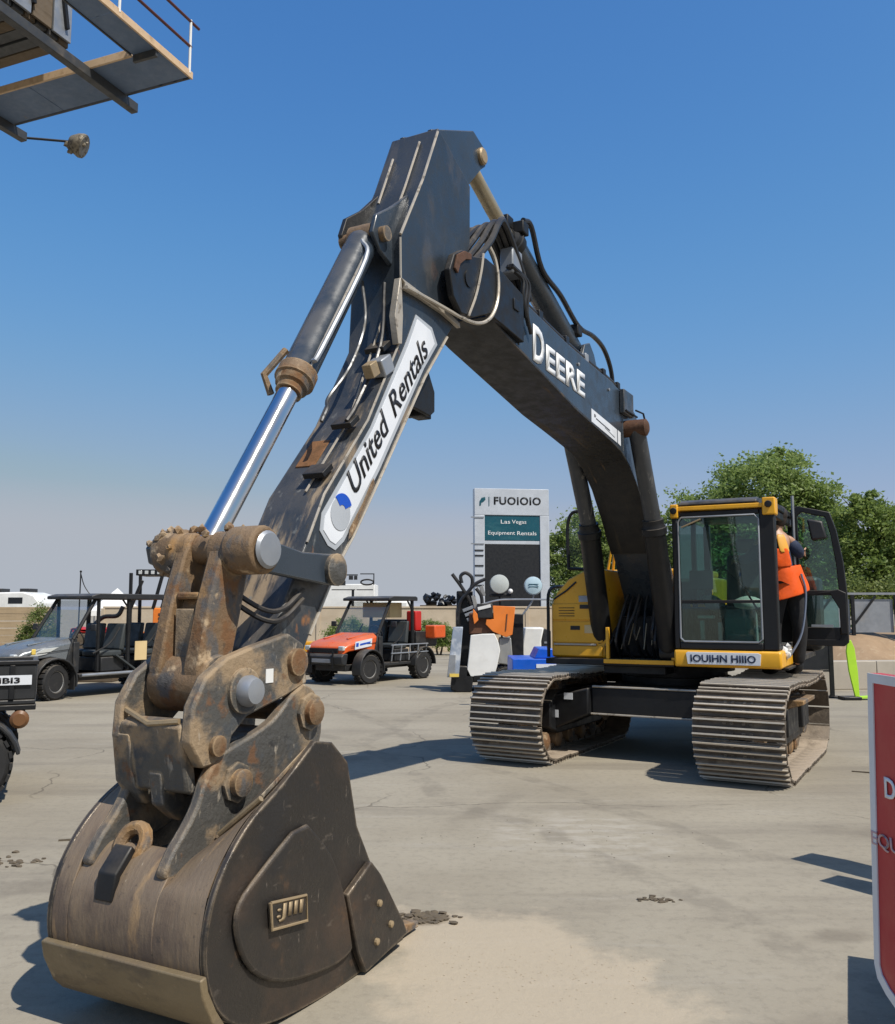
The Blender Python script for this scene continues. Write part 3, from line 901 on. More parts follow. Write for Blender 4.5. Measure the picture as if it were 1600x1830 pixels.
# dir2 = (-0.372,-0.928); local y axis = rot90(dir1) = (-0.372,-0.928)
dk = [(0, 1.45), (1.45, 2.9), (2.9, 4.35), (4.35, 5.8), (5.8, 7.2)]
for a0, a1 in dk:
    B().box(a0 + 0.006, a1 - 0.006, 0.02, 0.85, 0, 0.035).build('deck_sheet', m_soffit, cw, 0.004)
for b0, b1 in ((0.87, 1.9), (1.9, 2.9), (2.9, 3.9), (3.9, 4.9)):
    B().box(0.02, 0.50, b0 + 0.006, b1 - 0.006, 0, 0.035).build('deck_sheet', m_soffit, cw, 0.004)
B().box(-0.035, 0.0, -0.035, 5.0, -0.03, 0.10).build('edge_board', m_trim, cw, 0.004)
B().box(0.0, 7.2, -0.035, 0.0, -0.015, 0.07).build('edge_angle', m_beam, cw, 0.004)
B().box(0.52, 7.2, 0.87, 0.91, -0.02, 0.12).build('edge_board', m_trim, cw, 0.004)
B().box(0.50, 0.53, 0.92, 5.0, -0.02, 0.10).build('edge_angle', m_beam, cw, 0.004)
B().box(0.0, 0.49, 0.84, 0.90, -0.13, -0.003).build('joist', m_beam, cw, 0.004)
for a in (1.50, 4.25, 6.6):
    B().box(a - 0.075, a + 0.075, -0.32, 4.6, -0.185, -0.006).build('outrigger_beam', m_beam, cw, 0.01)
for b0 in (0.05, 1.8, 3.5):
    B().tube((-0.02, b0, 0.05), (-0.02, b0, 1.05), 0.024, n=8).build('rail_post', m_white, cw)
for z in (0.55, 1.02):
    B().tube((-0.02, -0.18 if z > 0.9 else 0.02, z), (-0.02, 5.0, z), 0.026, n=8).build('rail', m_railb, cw)
for a0 in (3.9, 5.6):
    B().tube((a0, 0.93, 0.05), (a0, 0.93, 0.62), 0.02, n=8).build('rail_post', m_black, cw)
B().path([(3.5, 1.1, 0.85), (3.6, 0.93, 0.62), (7.2, 0.93, 0.62)], 0.02, 8).build('rail', m_black, cw)
hb = thing('billboard', 'weathered timber billboard structure seen from below inside the catwalk', 'billboard', (-6.43, 14.3, 11.12), math.atan2(0.372, -0.928))
for i in range(9):
    B().box(0.03, 6.0, i * 0.235 + 0.01, i * 0.235 + 0.215, -random.uniform(0, 0.05), 0.09).build('slat', m_beam if i % 3 else m_boardd, hb, 0.004)
B().box(0.0, 6.0, 0.0, 2.15, 0.10, 3.4).build('board_core', m_boardd, hb)
for i in range(5):
    B().box(-0.05, -0.004, 0.03 + i * 0.42, 0.41 + i * 0.42, 0.02, 3.4).build('side_board', m_boardd if i % 2 else m_steel, hb, 0.006)
for i in range(3):
    B().bar((-0.08, 0.15 + i * 0.7, 0.2), (-0.08, 0.75 + i * 0.7, 3.2), 0.06, 0.06).build('brace', m_black, hb)
tag(B().lathe([(0.55, 0), (0.55, 11.0), (0.62, 11.01), (0.62, 11.1)], (-10.4, 14.6, 0), (0, 0, 1), 24).build('billboard_column', m_steel), 'round steel column carrying the billboard, just outside the left edge', 'column')
lm = thing('billboard_lamp', 'corroded floodlight on a thin arm hanging off the catwalk', 'floodlight', (-8.12, 16.70, 11.0), 0)
B().path(bez([(-0.30, 0.17, -0.10), (0.0, 0.30, -0.06), (0.45, 0.5, 0.0)], 4), 0.025, 8).build('arm', m_black, lm)
b_ = B()
b_.lathe([(0.03, -0.12), (0.12, -0.08), (0.21, 0.05), (0.25, 0.16), (0.24, 0.20)], (0.55, 0.55, 0.0), (0.9, 0.1, -0.35), 14)
b_.build('housing', m_nest, lm)
B().lathe([(0.22, 0.0), (0.22, 0.015)], (0.735, 0.57, -0.07), (0.9, 0.1, -0.35), 14).build('lens', m_nest, lm)
fr = B()
for k in range(9):
    q = random.Random(k)
    fr.ball((0.55 + q.uniform(-.2, .3), 0.5, -0.12 + q.uniform(-.12, .1)), q.uniform(0.03, 0.075), 1, 0.25)
fr.build('corrosion', m_nest, lm)

# ------------------------------------------------------------------ things beyond the wall
rv = thing('white_caravan', 'long white caravan roof showing above the fence at far left', 'caravan', (-21.5, 45, 0), 0)
B().prism([(-4.2, 0.6), (-4.2, 2.0), (-3.8, 2.32), (0.8, 2.42), (1.35, 2.25), (1.6, 1.9), (1.6, 0.6)], -1.2, 1.2).build('body', m_white, rv, 0.06)
for x in (-3.6, -1.9, 0.1):
    B().box(x, x + 0.7, -1.215, -1.19, 1.85, 2.15).build('window', m_signd, rv, 0.01)
B().box(-1.5, -0.6, -0.5, 0.4, 2.38, 2.6).build('roof_unit', m_plast, rv, 0.03)
B().box(0.3, 0.8, -0.5, 0.4, 2.41, 2.6).build('roof_unit', m_plast, rv, 0.03)
B().tube((-1.55, -0.4, 2.6), (-1.55, -0.4, 3.3), 0.03, n=6).build('antenna', m_plast, rv)
B().box(-4.1, 1.5, -1.23, -1.201, 1.25, 1.5).build('stripe', m_signd, rv)
tn = thing('white_tent', 'white peaked canopy tent above the wall behind the silver utility vehicle', 'tent', (-16.9, 46, -0.55), 0.3)
tb = B()
for sx, sy in ((1, 1), (1, -1), (-1, -1), (-1, 1)):
    pass
ap = tb.bm.verts.new((0, 0, 3.2))
cs = [tb.bm.verts.new((1.2 * sx, 1.2 * sy, 2.05)) for sx, sy in ((1, 1), (-1, 1), (-1, -1), (1, -1))]
ds = [tb.bm.verts.new((1.2 * sx, 1.2 * sy, 1.8)) for sx, sy in ((1, 1), (-1, 1), (-1, -1), (1, -1))]
for i in range(4):
    tb.face([cs[i], cs[(i + 1) % 4], ap])
    tb.face([ds[i], ds[(i + 1) % 4], cs[(i + 1) % 4], cs[i]])
tb.build('canopy', m_white, tn, smooth=False)
for sx, sy in ((1, 1), (-1, 1), (-1, -1), (1, -1)):
    B().tube((1.15 * sx, 1.15 * sy, 0), (1.15 * sx, 1.15 * sy, 2.0), 0.03, n=6).build('leg', m_steel, tn)
bt = thing('box_truck', 'pale white box truck behind the wall left of the orange utility vehicle', 'truck', (-5.0, 43, 0), 0)
B().box(-1.2, 1.6, -1.1, 1.1, 0.7, 2.75).build('box', m_white, bt, 0.04)
B().box(1.64, 3.2, -1.0, 1.0, 0.6, 2.0).build('cab', m_white, bt, 0.12)
for x in (-0.6, 2.3):
    B().tube((x, -1.05, 0.45), (x, -0.75, 0.45), 0.45, n=20).build('wheel', m_rubber, bt, 0.04)
tf = thing('pole_frame', 'thin black pole carrying rows of small dark panels above the orange vehicle', 'sign', (-4.0, 38, 0), 0)
B().box(-0.05, 0.05, -0.05, 0.05, 0, 2.4).build('pole', m_black, tf)
for x0, x1, z0, z1 in ((-0.9, 0.1, 2.38, 2.42), (0.15, 0.85, 2.38, 2.42), (-0.95, -0.3, 3.0, 3.04), (0.3, 0.9, 3.05, 3.09), (-0.3, 0.2, 3.0, 3.05)):
    B().box(x0, x1, -0.03, 0.03, z0, z1).build('bar', m_black, tf)
for x0, x1, z0, z1 in ((-0.95, -0.62, 2.58, 2.78), (-0.58, -0.32, 2.58, 2.78), (-0.9, -0.7, 3.22, 3.36), (-0.6, -0.4, 3.22, 3.36), (-0.18, 0.0, 2.82, 2.99), (0.04, 0.18, 2.82, 2.99)):
    B().box(x0, x1, -0.03, 0.03, z0, z1).build('panel', m_plast, tf)
rg = B()
pts = [(0.60 + 0.27 * math.cos(a * 2 * PI / 18), 0, 2.72 + 0.11 * math.sin(a * 2 * PI / 18)) for a in range(19)]
rg.path(pts, 0.035, 6)
rg.build('ring', m_black, tf)
B().box(0.86, 0.90, -0.03, 0.03, 2.6, 3.05).build('bar', m_black, tf)
for i, (x, h) in enumerate(((-1.1, 0.42), (-0.45, 0.36))):
    o = B()
    for k in range(16):
        q = random.Random(k + i * 40)
        o.ball((q.uniform(-.45, .45), q.uniform(-.3, .3), q.uniform(0, h)), q.uniform(0.08, 0.16), 1, 0.35)
    o = o.build('covered_load', m_signd)
    o.location = (x + 0.6, 34.6, 1.74)
    tag(o, ('dark bundled load' if i == 0 else 'smaller dark bundle') + ' showing above the tan wall left of the black loader', 'bundle', 'dark bundles on the wall')
    sh = B().box(-0.55, 0.5, -0.3, 0.3, -1.72, 0).build('crate', m_boardd, o)
wp = thing('whip_antenna', 'thin whip antenna with curved wire behind the silver utility vehicle', 'antenna', (-9.9, 24.2, 0), 0)
B().tube((0, 0, 0), (0, 0, 2.6), 0.018, n=6).build('mast', m_black, wp)
B().ball((0, 0, 2.6), 0.035, 1).build('tip', m_black, wp)
B().path(bez([(0, 0, 2.55), (0.12, 0, 2.2), (0.38, 0, 1.85), (0.42, 0, 1.75)], 5), 0.014, 6).build('wire', m_black, wp)

# ================================================================== THE EXCAVATOR  (local frame: x forward along the boom, y to the operator's left, z up)
ex = thing('excavator', 'large charcoal and yellow crawler excavator with its dirty bucket resting on the ground', 'excavator', (2.48, 10.65, 0), R(-118))
TR = R(-2)      # the tracks stand a little askew under the turned upper body
def under(o):
    o.location = (0.25, 0.165, 0)
    o.rotation_euler = (0, 0, TR)
    return o

# ---- crawler tracks
XF, XR, ZC, RI = 1.42, -0.60, 0.455, 0.405
def track_path(s):
    Ls = XF - XR
    arc = PI * RI
    tot = 2 * Ls + 2 * arc
    s %= tot
    if s < Ls:                       # top run, going forward, slight sag
        x = XR + s
        u = s / Ls
        sag = 0.035 * math.sin(PI * min(1, u * 1.35)) if u < 0.74 else 0
        return Vector((x, 0, ZC + RI - sag)), Vector((1, 0, 0)), Vector((0, 0, 1))
    s -= Ls
    if s < arc:
        a = s / RI
        n = Vector((math.sin(a), 0, math.cos(a)))
        return Vector((XF, 0, ZC)) + n * RI, Vector((n.z, 0, -n.x)), n
    s -= arc
    if s < Ls:
        return Vector((XF - s, 0, ZC - RI)), Vector((-1, 0, 0)), Vector((0, 0, -1))
    s -= Ls
    a = PI + s / RI
    n = Vector((math.sin(a), 0, math.cos(a)))
    return Vector((XR, 0, ZC)) + n * RI, Vector((n.z, 0, -n.x)), n
TOT = 2 * (XF - XR) + 2 * PI * RI
NSH = 34
PIT = TOT / NSH
SW = 0.408
def shoe_mesh():
    b = B()
    h = PIT / 2 - 0.004
    # plate with a bent trailing lip and three grousers; tips in the polished steel
    prof = [(-h, -0.004), (-h, 0.012), (h - 0.02, 0.012), (h, 0.002), (h, -0.012), (h - 0.02, -0.004)]
    b.prism(prof, -SW, SW)
    for gx, gh in ((-h + 0.024, 0.052), (0.0, 0.048), (h - 0.028, 0.052)):
        b.mi = 0
        b.prism([(gx - 0.010, 0.0125), (gx - 0.008, gh - 0.012), (gx + 0.008, gh - 0.012), (gx + 0.010, 0.0125)], -SW + 0.006, SW - 0.006)
        b.mi = 1
        b.prism([(gx - 0.008, gh - 0.0118), (gx - 0.007, gh), (gx + 0.007, gh), (gx + 0.008, gh - 0.0118)], -SW + 0.006, SW - 0.006)
    b.mi = 0
    for bx in (-0.5, 0.5):              # bolt heads between the grousers
        for sy in (-0.12, -0.055, 0.05, 0.115):
            b.box(bx * h - 0.011, bx * h + 0.011, sy - 0.012, sy + 0.012, 0.0125, 0.024)
    for sy in (-0.11, 0.075):           # link pads bolted under the plate
        b.box(-h + 0.02, h - 0.02, sy, sy + 0.035, -0.075, -0.0045)
    return b
shoe0 = None
for side in (1, -1):
    y0 = 1.165 * side
    fr = B()
    fr.prism([(-0.60, 0.30), (-0.60, 0.60), (-0.3, 0.70), (0.9, 0.70), (1.12, 0.58), (1.12, 0.32), (0.9, 0.24), (-0.4, 0.24)], y0 - 0.20, y0 + 0.20)
    fr.box(-0.5, -0.1, y0 - 0.26, y0 + 0.26, 0.34, 0.62)
    fr.box(0.2, 0.8, y0 - 0.26, y0 + 0.26, 0.34, 0.62)
    tr = under(fr.build('track', m_black, ex, 0.015))
    for k in range(NSH):
        p, t, n = track_path((k + 0.35) * PIT)
        M = Matrix((t, Vector((0, 1, 0)), n)).transposed().to_4x4()
        M.translation = p + Vector((0, y0, 0))
        if shoe0 is None:
            shoe0 = shoe_mesh().build('track_shoe', [m_shoe, m_grous], tr, smooth=False)
            shoe0.matrix_local = M
        else:
            jit = Matrix.Translation((random.uniform(-.004, .004), random.uniform(-.006, .006), random.uniform(-.003, .002))) @ Matrix.Rotation(random.uniform(-.02, .02), 4, 'Y') @ Matrix.Rotation(random.uniform(-.006, .006), 4, 'Z')
            inst(shoe0, tr, M @ jit)
    # link chain just inside the shoes
    ch = B()
    n_ = 90
    for yy in (-0.085, 0.06):
        ro, ri = [], []
        for k in range(n_):
            p, t, n = track_path(k * TOT / n_)
            ro.append(p - n * 0.03 + Vector((0, y0 + yy, 0)))
            ri.append(p - n * 0.105 + Vector((0, y0 + yy, 0)))
        A = [ch.bm.verts.new(q) for q in ro]
        A2 = [ch.bm.verts.new(q + Vector((0, 0.03, 0))) for q in ro]
        C_ = [ch.bm.verts.new(q) for q in ri]
        C2 = [ch.bm.verts.new(q + Vector((0, 0.03, 0))) for q in ri]
        for k in range(n_):
            j = (k + 1) % n_
            for a, c in ((A, A2), (A2, C2), (C2, C_), (C_, A)):
                ch.face([a[k], a[j], c[j], c[k]])
    ch.build('track_chain', m_link, tr)
    B().lathe([(0.10, -0.16), (0.12, -0.10), (0.26, -0.08), (0.30, -0.03), (0.30, 0.03), (0.26, 0.08), (0.12, 0.10), (0.10, 0.16)], (XF, y0, ZC), (0, 1, 0), 28).build('idler', m_link, tr)
    sp = B()
    pr = []
    for k in range(42):
        a = 2 * PI * k / 42
        rr = 0.33 if (k // 1) % 2 == 0 else 0.27
        pr.append((XR + rr * math.cos(a), ZC + rr * math.sin(a)))
    sp.prism(pr, y0 - 0.035, y0 + 0.035)
    sp.lathe([(0.22, -0.2), (0.23, 0.2), (0.15, 0.22)], (XR, y0, ZC), (0, 1, 0), 24)
    sp.build('sprocket', m_link, tr)
    for k in range(5):
        B().lathe([(0.06, -0.17), (0.095, -0.15), (0.095, -0.05), (0.075, -0.04), (0.075, 0.04), (0.095, 0.05), (0.095, 0.15), (0.06, 0.17)], (-0.28 + k * 0.35, y0, 0.175), (0, 1, 0), 16).build('roller', m_link, tr)
    for xx in (-0.2, 0.7):
        B().lathe([(0.05, -0.15), (0.08, -0.13), (0.08, 0.13), (0.05, 0.15)], (xx, y0, 0.735), (0, 1, 0), 14).build('carrier_roller', m_link, tr)
    st = B()
    if side == 1:
        st.hexa([(0.0, y0 + 0.21, 0.60), (0.75, y0 + 0.21, 0.60), (0.75, y0 + 0.40, 0.66), (0.0, y0 + 0.40, 0.66), (0.0, y0 + 0.21, 0.70), (0.75, y0 + 0.21, 0.70), (0.75, y0 + 0.40, 0.70), (0.0, y0 + 0.40, 0.70)])
        st.build('step', m_link, tr, 0.006)

# ---- car body between the tracks
cb = B()
cb.box(-0.75, 0.90, -0.58, 0.58, 0.47, 0.76)
for s in (1, -1):
    for xf in (1, -1):
        x1, x0 = (0.98, 0.40) if xf > 0 else (-0.80, -0.30)
        xa, xb = min(x0, x1), max(x0, x1)
        cb.hexa([(xa, s * 0.58, 0.47), (xb, s * 0.58, 0.47), (xb, s * 1.04, 0.27), (xa, s * 1.04, 0.27), (xa, s * 0.58, 0.755), (xb, s * 0.58, 0.755), (xb, s * 1.04, 0.64), (xa, s * 1.04, 0.64)])
under(cb.build('car_body', m_black, ex, 0.02))
under(B().tube((0.905, -0.56, 0.765), (0.905, 0.56, 0.765), 0.012, n=6).build('weld_bead', m_edge, ex))
under(B().tube((0.905, -0.58, 0.475), (0.905, 0.58, 0.475), 0.010, n=6).build('weld_bead', m_edge, ex))
under(B().box(0.978, 0.986, -1.00, -0.93, 0.42, 0.50).build('sticker', m_decal, ex))
under(B().box(0.978, 0.986, -0.86, -0.76, 0.62, 0.69).build('sticker', m_decal, ex))
B().lathe([(0.62, 0.762), (0.62, 0.84), (0.58, 0.845), (0.58, 0.90), (0.66, 0.905), (0.66, 0.985)], (0, 0.2, 0), (0, 0, 1), 40).build('swing_bearing', m_black, ex)

# ---- upper deck, counterweight, hood, tank
uf = B()
uf.box(-2.2, 1.10, -0.98, 0.46, 0.99, 1.055)
uf.box(-2.2, 0.9, 0.46, 1.5, 0.99, 1.055)
uf.box(-0.6, 1.0, -0.34, 0.34, 0.90, 0.988)
uf.build('upper_frame', m_black, ex, 0.01)
B().box(1.102, 1.125, -0.30, 0.46, 1.015, 1.06).build('deck_edge', m_yellow, ex, 0.004)
for s in (-0.33, 0.27):
    B().prism([(-0.55, 1.057), (0.95, 1.057), (1.0, 1.2), (0.55, 1.42), (0.18, 1.74), (-0.2, 1.74), (-0.55, 1.3)], s, s + 0.06).build('boom_bracket', m_black, ex, 0.008)
cwt = B()
pf = []
for k in range(13):
    a = R(-62 + k * 124 / 12)
    pf.append((-2.2 - 0.85 * math.cos(a) + 0.10, 0.2 + 1.40 * math.sin(a) / math.sin(R(62))))
pf = [(-1.95, 1.60)] + [(x, y) for x, y in pf][::-1] + [(-1.95, -1.20)]
cwt.prism(pf, 1.06, 2.02, 'xy')
cwt.build('counterweight', m_black, ex, 0.06)
hd = B()
hd.prism([(-1.05, 1.057), (-1.05, 1.85), (-0.85, 2.0), (0.45, 2.0), (0.45, 1.057)], -1.945, -0.555, 'yz')
hd.box(-1.9, -0.6, -0.9, 0.35, 2.003, 2.10)
hd.build('engine_hood', m_yellow, ex, 0.03)
B().lathe([(0.06, 0), (0.06, 0.35), (0.075, 0.355), (0.075, 0.37)], (-1.5, -0.3, 2.10), (0, 0, 1), 16).build('exhaust_stack', m_black, ex)
tk = B()
tk.prism([(-0.965, 1.06), (-0.965, 1.64), (-0.90, 1.78), (-0.76, 1.93), (-0.58, 2.02), (-0.32, 2.04), (-0.32, 1.06)], -0.55, 0.95, 'yz')
tank = tk.build('fuel_tank', m_yellow, ex, 0.025, segs=3)
def tkbox(nm, v0, v1, z0, z1, m, d=0.012, bev=0.003):
    return B().box(0.951, 0.951 + d, v0, v1, z0, z1).build(nm, m, tank, bev)
tkbox('panel', -0.945, -0.36, 1.475, 1.655, m_yellow, 0.014, 0.006)
tkbox('panel', -0.945, -0.36, 1.225, 1.455, m_yellow, 0.010, 0.006)
tkbox('panel', -0.945, -0.36, 1.075, 1.19, m_yellow, 0.022, 0.01)
tkbox('vent', -0.63, -0.40, 1.675, 1.745, m_steel)
B().box(0.964, 0.970, -0.617, -0.50, 1.60, 1.645).build('slot', m_ink, tank)
B().box(0.961, 0.967, -0.73, -0.62, 1.365, 1.41).build('slot', m_ink, tank)
B().box(0.961, 0.967, -0.565, -0.455, 1.33, 1.42).build('label_plate', m_tan, tank)
tkbox('latch_bar', -0.93, -0.43, 1.195, 1.215, m_edge, 0.03)
B().path([(0.955, -0.93, 1.71), (0.957, -0.78, 1.80), (0.957, -0.66, 1.90)], 0.011, 6).build('seam_strip', m_ink, tank)
for i in range(4):
    B().bar((0.96, -0.93, 1.52 + 0.0 + i * 0.03), (0.968, -0.68, 1.52 + i * 0.03), 0.006, 0.008).build('louvre', m_black, tank)
B().path(bez([(0.99, -0.985, 1.06), (0.99, -0.985, 1.5), (0.95, -0.985, 1.80), (0.6, -0.97, 1.86), (0.0, -0.97, 1.86), (-0.05, -0.95, 1.7)], 5), 0.020, 8).build('handrail', m_black, ex)
B().path([(0.3, -0.5, 2.03), (0.32, -0.42, 2.42), (0.22, -0.42, 2.45), (0.1, -0.5, 2.03)], 0.016, 8).build('grab_rail', m_yellow, ex)
# right hand mirror on its stalk
mr = B()
loop = bez([(0.8, -0.80, 2.05), (0.8, -0.81, 2.52), (0.8, -0.75, 2.70), (0.8, -0.60, 2.69), (0.8, -0.55, 2.55), (0.8, -0.49, 2.10), (0.8, -0.46, 1.98)], 5)
mr.path(loop, 0.020, 8)
mr.path([(0.8, -0.80, 2.06), (0.8, -0.48, 2.04)], 0.02, 8)
mirror = mr.build('mirror', m_black, ex)
B().prism([(-0.79, 2.08), (-0.80, 2.5), (-0.74, 2.68), (-0.61, 2.67), (-0.565, 2.54), (-0.50, 2.08)], 0.79, 0.797, 'yz').build('mirror_glass', m_glass2, mirror)
# hoses and valve gear at the boom foot
for i in range(7):
    q = random.Random(i)
    v = -0.22 + i * 0.072
    B().path(bez([(0.55 + q.uniform(0, .2), v, 1.04), (0.86 + q.uniform(-.1, .08), v + q.uniform(-.06, .06), 1.28 + q.uniform(-.06, .06)), (0.74 + q.uniform(-.1, .06), v * 0.8 + q.uniform(-.05, .05), 1.55 + q.uniform(-.1, .1)), (0.45, v * 0.75, 1.85)], 5), q.choice((0.014, 0.018, 0.022)), 7).build('hose', m_hose, ex)
B().box(0.30, 0.62, -0.26, 0.26, 1.06, 1.52).build('valve_block', m_black, ex, 0.02)
for i in range(5):
    v = -0.17 + i * 0.085
    B().bar((0.90, v, 1.16 + 0.05 * (i % 3)), (0.80, v * 0.85 + 0.02, 1.40 + 0.04 * (i % 2)), 0.009, 0.009).build('brass_fitting', m_worn, ex)
for v in (-0.28, 0.43):
    B().box(1.06, 1.10, v, v + 0.035, 1.06, 1.40).build('deck_post', m_yellow, ex, 0.004)

# ---- cab
cab = B()
V0, V1 = 0.50, 1.52
UF, UB = 1.22, -0.42
def vbar(v0, v1, u0, u1, z0, z1):
    cab.box(u0, u1, v0, v1, z0, z1)
vbar(V0, V0 + 0.055, UF - 0.08, UF, 1.19, 2.60)              # right front pillar
vbar(V1 - 0.145, V1, UF - 0.14, UF - 0.004, 1.19, 2.60)      # left front pillar
vbar(V0, V0 + 0.06, UB, UB + 0.10, 1.19, 2.60)
vbar(V1 - 0.07, V1, UB, UB + 0.12, 1.19, 2.60)
vbar(V0, V0 + 0.05, 0.30, 0.38, 1.62, 2.60)
cab.box(UB + 0.1, UF - 0.08, V0, V0 + 0.045, 1.19, 1.62)     # solid lower right wall
cab.box(UB, UB + 0.05, V0 + 0.06, V1 - 0.07, 1.19, 1.65)     # lower back wall
cab.box(UF - 0.06, UF, V0 + 0.056, V1 - 0.146, 1.19, 1.262)  # front bottom rail
cab.box(UF - 0.06, UF - 0.002, V0 + 0.056, V1 - 0.146, 2.55, 2.60)
cab.box(UB, UF - 0.1, V1 - 0.05, V1 - 0.002, 1.19, 1.24)     # door threshold
cab.box(UB, UF - 0.14, V1 - 0.05, V1 - 0.002, 2.52, 2.60)
cabo = cab.build('cab', m_black, ex, 0.012)
B().prism([(UB, 1.01), (UB, 1.185), (UF, 1.185), (UF + 0.015, 1.15), (UF, 1.01)], V0 - 0.01, V1 + 0.02).build('cab_sill', m_yellow, cabo, 0.02)
B().box(UB + 0.05, UF - 0.06, V0 + 0.05, V1 - 0.05, 1.19, 1.215).build('floor', m_inter, cabo)
tp = B()
tp.box(UF - 0.10, UF + 0.01, V0 - 0.005, V1 + 0.012, 2.615, 2.66)
tp.build('roof_trim', m_yellow, cabo, 0.008)
B().box(UB, UF - 0.101, V0 - 0.005, V1 + 0.012, 2.605, 2.665).build('roof_edge', m_black, cabo, 0.01)
B().prism([(UB + 0.02, 2.668), (UB + 0.1, 2.74), (UF - 0.12, 2.735), (UF - 0.01, 2.70), (UF, 2.668)], V0 + 0.07, V1 - 0.16).build('roof_hatch', m_plast, cabo, 0.03, segs=3)
for v0, v1, z0, z1 in ((V0 - 0.012, V0 + 0.07, 2.54, 2.685), (V1 - 0.11, V1 + 0.016, 2.535, 2.71)):
    B().box(UF - 0.16, UF + 0.025, v0, v1, z0, z1).build('corner_bracket', m_yellow, cabo, 0.012)
    lp = B().lathe([(0.030, 0.0), (0.036, 0.012), (0.030, 0.022), (0.012, 0.024)], (UF + 0.0255, (v0 + v1) / 2, z1 - 0.07), (1, 0, 0), 16).build('work_light', m_black, cabo)
    o = cabo
fg = B().box(UF - 0.032, UF - 0.024, V0 + 0.058, V1 - 0.148, 1.69, 2.548).build('front_window', m_glass, cabo)
B().box(UF - 0.034, UF - 0.026, V0 + 0.058, V1 - 0.148, 1.264, 1.655).build('lower_window', m_glass, cabo)
B().box(UF - 0.05, UF - 0.012, V0 + 0.057, V1 - 0.147, 1.657, 1.688).build('window_rail', m_black, cabo, 0.004)
gk = B()
loopv = [(V0 + 0.064, 1.30), (V0 + 0.10, 1.268), (V1 - 0.19, 1.268), (V1 - 0.152, 1.30), (V1 - 0.152, 2.50), (V1 - 0.19, 2.545), (V0 + 0.10, 2.545), (V0 + 0.064, 2.50), (V0 + 0.064, 1.30)]
gk.path([(UF - 0.004, v, z) for v, z in loopv], 0.010, 6)
gk.build('window_gasket', m_steel, cabo)
B().box(UB + 0.1, 0.30, V0 + 0.02, V0 + 0.026, 1.65, 2.56).build('side_window', m_glass, cabo)
B().box(0.385, UF - 0.085, V0 + 0.02, V0 + 0.026, 1.65, 2.56).build('side_window', m_glass, cabo)
B().box(UB + 0.02, UB + 0.026, V0 + 0.07, V1 - 0.08, 1.70, 2.50).build('rear_window', m_glass, cabo)
wp = B().path([(UF + 0.012, V0 + 0.10, 2.44), (UF + 0.012, V0 + 0.30, 2.52)], 0.009, 6)
wp.build('wiper', m_worn, cabo)
st = B()
st.box(-0.10, 0.42, 0.78, 1.24, 1.50, 1.63)
st.prism([(-0.10, 1.6), (0.03, 1.62), (-0.08, 2.22), (-0.20, 2.20)], 0.80, 1.22)
st.box(-0.20, -0.09, 0.90, 1.12, 2.24, 2.40)
st.box(-0.02, 0.34, 0.84, 1.18, 1.216, 1.50)
st.build('seat', m_seat, cabo, 0.04, segs=3)
for v in (0.66, 1.27):
    cs = B()
    cs.prism([(0.0, 1.55), (0.5, 1.62), (0.62, 1.70), (0.60, 1.75), (0.45, 1.74), (0.0, 1.68)], v, v + 0.13)
    cs.build('armrest', m_inter, cabo, 0.02)
    B().path([(0.55, v + 0.065, 1.74), (0.60, v + 0.065, 1.84), (0.585, v + 0.065, 1.93)], [0.018, 0.014, 0.026], 8).build('joystick', m_plast, cabo)
B().prism([(0.85, 1.22), (1.08, 1.22), (1.10, 1.52), (1.02, 1.60), (0.92, 1.55)], 0.98, 1.28).build('console', m_inter, cabo, 0.02)
B().box(0.98, 1.02, 0.62, 0.86, 1.80, 2.0).build('monitor', m_plast, cabo, 0.01)
B().ball((0.75, 1.16, 1.66), 0.12, 2, 0.10, (0.8, 1.25, 0.62)).build('pale_bag', m_paper, cabo)
B().box(0.95, 1.05, 0.70, 0.86, 1.50, 1.53).build('document', m_paper, cabo, 0.004)
B().box(0.98, 1.02, 0.72, 0.76, 1.28, 1.48).build('pedal', m_paper, cabo, 0.004)
B().box(0.98, 1.02, 0.90, 0.94, 1.28, 1.46).build('pedal', m_steel, cabo, 0.004)
B().path(bez([(1.06, 1.30, 1.60), (1.02, 1.14, 1.86), (0.98, 0.99, 2.0)], 4), 0.010, 6).build('lever', m_plast, cabo)
B().path(bez([(-0.1, 1.45, 2.5), (0.3, 1.47, 2.55), (0.9, 1.47, 2.52)], 4), 0.014, 6).build('grab_rail', m_steel, cabo)
dc = B()
dc.prism([(V0 + 0.13, 1.04), (V0 + 0.115, 1.15), (V0 + 0.13, 1.162), (V1 - 0.20, 1.162), (V1 - 0.17, 1.15), (V1 - 0.18, 1.04)], UF + 0.008, UF + 0.0185, 'yz')
stk = dc.build('sill_sticker', m_decal, cabo, 0.002)
text('IOUIHN HIIIO', 'lettering', m_navy, (UF + 0.0185, V0 + 0.16, 1.063), (0, 1, 0), (1, 0, 0), 0.075, cabo, 0.003, width=0.64, bold=0.025)
